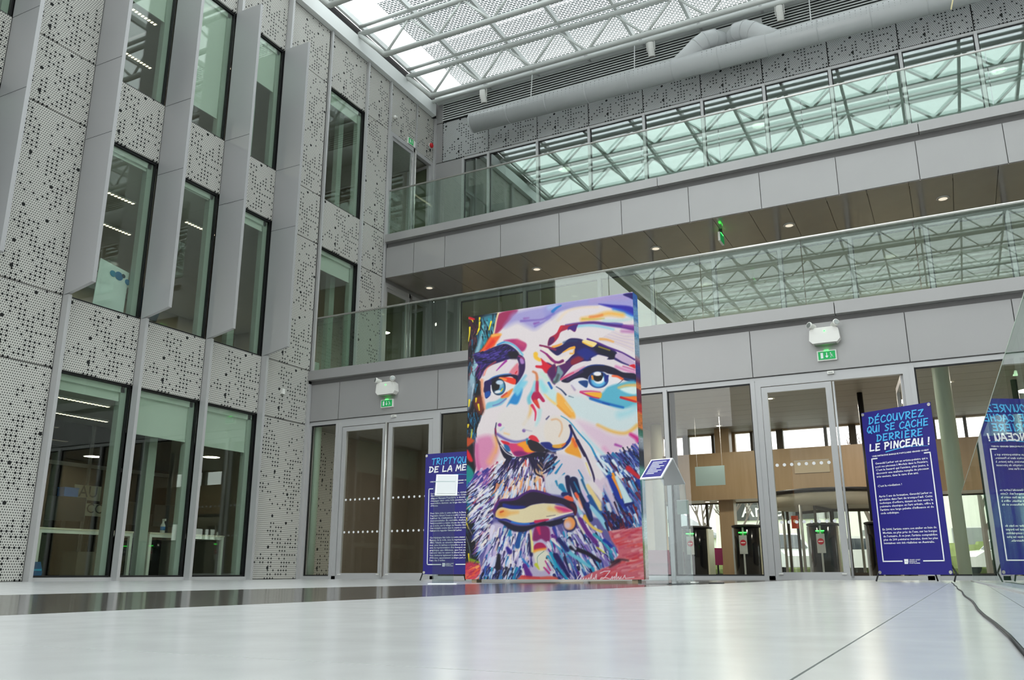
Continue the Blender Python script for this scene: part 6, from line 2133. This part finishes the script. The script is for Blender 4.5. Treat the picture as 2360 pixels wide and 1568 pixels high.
# chin
poly(C5, [(430, 700), (560, 640), (720, 740), (960, 740), (1060, 700), (1327, 640), (1327, 1420), (860, 1380), (500, 1480), (430, 1200)], '#c9bed4', 24, .95)
CH = [(430, 680), (640, 650), (960, 740), (1000, 1200), (860, 1440), (360, 1480), (300, 1300), (420, 900)]
hairs(C5, CH, 90, lambda x, y: 108 - (x - 600) * 0.03, 190, 40, ['#8a7cb4', '#1a2a66', '#2a78ac', '#4a3a86', '#2b2250', '#9a86b8'], 31)
hairs(C5, CH, 150, lambda x, y: 108 - (x - 600) * 0.03, 190, 44, wt + ['#cfc0de', '#e4d0c4', '#c4b4d8'], 47)
hairs(C5, CH, 50, lambda x, y: 108 - (x - 600) * 0.03, 130, 20, ['#1a2a66', '#2b2250', '#3a3a8c', '#2a78ac'], 48)
hairs(C5, [(300, 1250), (860, 1250), (840, 1480), (290, 1480)], 130, lambda x, y: 112, 130, 26, dk + ['#2a78ac', '#1c94b4', '#cfd8ea', '#3a66b0', '#a8cbe0'], 32)
for p, w_, c_ in (([(700, 740), (690, 800)], 50, '#1f86ae'), ([(840, 760), (800, 960)], 70, '#1c5a9a'), ([(760, 720), (900, 720)], 60, '#141228'), ([(660, 990), (690, 1040)], 70, '#3a2a8c'), ([(960, 800), (990, 1080)], 50, '#2a2058'),
                 ([(980, 740), (1000, 900), (1010, 1030)], 44, '#ece29c'), ([(540, 1090), (530, 1260)], 80, '#161428'), ([(870, 1140), (950, 1240)], 34, '#2a86c4'), ([(900, 1230), (960, 1370)], 90, '#6a2a8c')):
    line(C5, p, w_ * .6, w_, c_, 12)
poly(C5, [(1060, 680), (1230, 700), (1250, 880), (1200, 900), (1130, 860), (1060, 890), (1010, 860)], '#8c2a6c', 14)
line(C5, [(1080, 680), (1110, 790)], 60, 30, '#d0306a', 12)
poly(C5, [(1030, 960), (1080, 915), (1150, 920), (1200, 980), (1130, 1010), (1040, 1030)], '#b02460', 9)
poly(C5, [(1035, 1010), (1190, 985), (1180, 1020), (1080, 1080), (1030, 1060)], '#eea64a', 16)
poly(C5, [(1030, 1060), (1180, 1020), (1240, 1100), (1190, 1280), (1100, 1300), (1050, 1200)], '#e6e2d2', 16)
line(C5, [(1170, 1030), (1080, 1110), (1080, 1200)], 8, 6, '#7c9c94', 4)
line(C5, [(1060, 1220), (1100, 1280)], 50, 16, '#c8cc4c', 10)
for p in ([(1190, 1170), (1260, 1290)], [(1170, 1260), (1290, 1390)]):
    line(C5, p, 20, 30, '#c03a86', 9)
# right chin
hairs(C6, [(0, 640), (220, 700), (420, 480), (700, 700), (960, 960), (960, 1050), (700, 1280), (420, 1440), (60, 1420), (0, 1200)], 300, lambda x, y: 62, 190, 38, wt + ['#2a9cc0', '#5ab4d0', '#1a2a6e', '#191636', '#6a2a86', '#8a7cba', '#3a4aa0', '#c4b6d6', '#221c4c'], 33)
for p, w_, c_ in (([(460, 600), (560, 760), (680, 900)], 110, '#6d2a86'), ([(60, 1060), (140, 1230), (280, 1420)], 60, '#1ba0c0'), ([(130, 1090), (300, 1370)], 100, '#241a60'), ([(300, 1040), (600, 1250)], 80, '#7cc4d6'),
                 ([(340, 980), (560, 1060), (740, 1170)], 90, '#1c1530'), ([(170, 870), (290, 1020)], 90, '#1f2c6a'), ([(300, 880), (400, 1000)], 60, '#c8c8d8'), ([(400, 560), (440, 640), (520, 780)], 60, '#e4dccc'),
                 ([(520, 570), (640, 700), (760, 760)], 60, '#e6c870'), ([(660, 800), (760, 880), (900, 1040)], 60, '#3fa6bc'), ([(800, 880), (900, 960)], 70, '#1c3a9c'), ([(700, 980), (800, 1050)], 24, '#d8dc3a'), ([(530, 540), (570, 610)], 50, '#e8b840')):
    line(C6, p, w_ * .7, w_ * .5, c_, 12)
# --- mouth
LIP = C5([(478, 500), (500, 400), (580, 322), (700, 312), (800, 285), (900, 220), (1000, 182), (1110, 195), (1230, 235)]) + C6([(0, 235), (200, 290), (365, 345), (420, 430), (400, 520), (350, 480), (200, 372), (0, 372)]) + C5([(1160, 362), (1000, 388), (880, 440), (720, 446), (580, 420), (510, 470), (500, 560)])
poly(None, LIP, '#2b1b3a', 1.4, 1, True)
line(C5, [(480, 490), (505, 400), (585, 326), (700, 318), (800, 292), (900, 228), (1000, 192), (1110, 205), (1250, 250)], 44, 26, '#56267a', 8, .9)
line(C5, [(560, 360), (720, 360), (880, 350)], 30, 50, '#231633', 16, .9)
poly(C5, [(600, 368), (720, 392), (900, 405), (885, 438), (740, 448), (610, 425)], '#1d2e88', 14)
LOW = C5([(495, 545), (512, 470), (580, 422), (720, 446), (880, 440), (1000, 390), (1160, 366), (1327, 376)]) + C6([(120, 385), (260, 420), (362, 482), (200, 528), (0, 592)]) + C5([(1190, 588), (1050, 620), (900, 640), (760, 622), (640, 580), (540, 590)])
poly(None, LOW, '#e6d8b6', 1.3, 1, True)
oval(C5, 590, 505, 80, 55, '#e9a350', -10, 30, .95)
line(C5, [(620, 510), (800, 490)], 60, 30, '#eab46a', 26, .8)
line(C5, [(565, 488), (600, 475)], 24, 20, '#c75a36', 9)
poly(C6, [(120, 410), (260, 425), (362, 480), (260, 492), (160, 480)], '#cf3c7e', 22, .95)
line(C6, [(40, 440), (200, 480)], 60, 20, '#ecc072', 26, .7)
line(C6, [(0, 588), (200, 528), (360, 487)], 30, 14, '#efe6d8', 8)
line(C6, [(0, 548), (120, 530)], 8, 8, '#4a4468', 6, .7)
line(C5, [(500, 570), (560, 592), (640, 592), (760, 638), (900, 656), (1050, 636)], 22, 20, '#2a2d8c', 7)
line(C5, [(720, 625), (840, 650), (960, 648)], 20, 18, '#3b8fd2', 9)
poly(None, C5([(530, 604), (640, 620), (760, 668), (900, 680), (1050, 655), (1180, 610)]) + C6([(0, 620), (140, 590), (300, 545), (380, 540), (330, 600), (200, 650), (60, 690)]) + C5([(1200, 680), (1060, 690), (900, 760), (740, 750), (620, 670)]), '#1c1636', 2.0, 1, True)
line(C5, [(1050, 622), (1180, 600), (1230, 590)], 40, 16, '#c62a5e', 9)
line(C6, [(345, 385), (400, 440), (395, 520)], 46, 26, '#581838', 9)
poly(C6, [(238, 285), (290, 258), (360, 285), (368, 340), (300, 325)], '#e96c4a', 9)
oval(C6, 320, 650, 98, 112, '#1c2058', 0, 12)
oval(C6, 318, 645, 80, 92, '#e9a468', 0, 12)
oval(C6, 290, 670, 46, 50, '#d9c8da', 0, 26, .9)
line(C6, [(230, 590), (290, 570)], 16, 10, '#d8e0ea', 6, .8)
# --- red ground at the lower right
poly(C6, [(850, 752), (1100, 722), (1330, 690), (1360, 900), (1370, 1500), (390, 1500), (520, 1380), (640, 1322), (880, 1235), (1000, 1085), (985, 1000), (900, 880)], '#cd7480', 10, 1, False)
hairs(C6, [(880, 760), (1320, 720), (1340, 1480), (560, 1480), (700, 1330), (920, 1230), (1010, 1080), (940, 920)], 120, lambda x, y: -14, 190, 34, ['#e0a4a8', '#c8404a', '#d85a58', '#b84a62', '#dc8a8c', '#c85a74', '#e4b4b0'], 34, 12, .8)
line(C6, [(900, 1190), (1020, 1150), (1130, 1160)], 40, 16, '#35202c', 18, .9)
line(C6, [(880, 1250), (1000, 1170)], 20, 50, '#2c1a30', 20, .8)
poly(C5, [(840, 1380), (1000, 1395), (1327, 1385), (1327, 1500), (820, 1500)], '#d5695c', 12, .95)
line(C5, [(860, 1470), (1327, 1440)], 24, 30, '#e4b0a8', 16, .8)
line(C5, [(860, 1380), (1100, 1400)], 30, 20, '#c8404a', 12, .8)
# --- signature
sg = [[(470, 1345), (425, 1410), (395, 1475), (410, 1482), (450, 1430), (490, 1370)], [(432, 1478), (480, 1400), (478, 1460), (512, 1405), (516, 1455), (548, 1405), (552, 1450), (585, 1400), (590, 1448), (628, 1345), (615, 1440)],
      [(622, 1440), (655, 1400), (660, 1448), (690, 1350), (690, 1450)], [(745, 1335), (800, 1310), (880, 1305), (850, 1345), (800, 1405), (742, 1425), (760, 1398), (830, 1400), (890, 1422)],
      [(890, 1422), (912, 1380), (915, 1420), (940, 1382), (945, 1425), (975, 1330), (970, 1420), (1000, 1385), (1005, 1420), (1035, 1385), (1020, 1415), (1060, 1412), (1085, 1365), (1095, 1410), (1215, 1392)]]
for p in sg:
    line(C6, p, 11, 9, '#f1e6ea', 4, 1, False)
# fine canvas grain
CV *= 1 + nz_rng.normal(0, 0.006, (NV, NU, 1))
CV = np.clip(CV, 0, 1)
CV = np.clip((CV ** 1.16) * 0.95 - 0.005 + 0.10 * (CV - CV.mean(2, keepdims=True)), 0, 1)
CL = np.where(CV <= 0.04045, CV / 12.92, ((CV + 0.055) / 1.055) ** 2.4)


def painted_mesh(name, verts, nu, nv, cols):
    me = bpy.data.meshes.new(name)
    nq = (nu - 1) * (nv - 1)
    me.vertices.add(nu * nv)
    me.vertices.foreach_set('co', verts.astype(np.float32).ravel())
    i = np.arange(nu * nv).reshape(nv, nu)
    q = np.stack([i[:-1, :-1], i[:-1, 1:], i[1:, 1:], i[1:, :-1]], -1).reshape(-1)
    me.loops.add(nq * 4)
    me.loops.foreach_set('vertex_index', q.astype(np.int32))
    me.polygons.add(nq)
    me.polygons.foreach_set('loop_start', (np.arange(nq) * 4).astype(np.int32))
    me.update(calc_edges=True)
    at = me.color_attributes.new('paint', 'FLOAT_COLOR', 'POINT')
    at.data.foreach_set('color', np.concatenate([cols.reshape(-1, 3), np.ones((nu * nv, 1))], 1).astype(np.float32).ravel())
    t = NT(name + '_paint')
    a = t.n('ShaderNodeVertexColor', layer_name='paint')
    t.bsdf(a.outputs[0], 0.5, 0.0, 0.25)
    me.materials.append(t.m)
    return me


cv = np.stack([GXX_, np.full_like(GXX_, PY), GZZ_], -1)
ob('canvas_front', painted_mesh('canvas_front', cv, NU, NV, CL), panel)
# right hand edge carries the next picture of the set
ramp = [(676, '#2b63ba'), (700, '#2f66bc'), (706, '#6c9cd0'), (735, '#5a90cc'), (742, '#a9bcd6'), (760, '#a0b8d4'), (768, '#3f8fc4'), (782, '#9ab2c8'), (815, '#8ea8c2'), (824, '#b88a9a'), (834, '#6c2a6c'), (846, '#2c3a92'),
        (866, '#4a2f78'), (876, '#7a2a48'), (884, '#e0733e'), (893, '#e0733e'), (897, '#7a2048'), (922, '#6a1c40'), (928, '#cf262e'), (945, '#cf2a2e'), (952, '#e8853f'), (984, '#e07a3c'), (990, '#2a6c5c'), (1002, '#4a8a78'),
        (1008, '#b8bcc4'), (1030, '#8a90a0'), (1040, '#101a34'), (1070, '#16344a'), (1082, '#6cb2a2'), (1100, '#5a9c94'), (1120, '#3a7484'), (1180, '#2c5a78'), (1200, '#b8d2d2'), (1240, '#c8dcd8'), (1262, '#8c9c5e'), (1290, '#b0a888'), (1345, '#9a5a58')]
ry, rc = np.array([r[0] for r in ramp], float), np.array([rgb(r[1]) for r in ramp])
nS = 300
zs = np.linspace(PZ0, PZ1, nS)
sy = SY[:, -1]
zy = np.interp(zs, gz, sy)
sc_ = np.stack([np.interp(zy, ry, rc[:, k]) for k in range(3)], -1)
sc_ = np.repeat(sc_[:, None, :], 5, 1) * (1 + nz_rng.normal(0, 0.06, (nS, 5, 1)))
sc_ = np.clip(sc_, 0, 1)
sc_ = np.where(sc_ <= 0.04045, sc_ / 12.92, ((sc_ + 0.055) / 1.055) ** 2.4)
yy_ = np.linspace(PY, PY + 0.15, 5)
YY_, ZZ_ = np.meshgrid(yy_, zs)
ob('canvas_side', painted_mesh('canvas_side', np.stack([np.full_like(YY_, PX1 + 0.001), YY_, ZZ_], -1), 5, nS, sc_), panel)
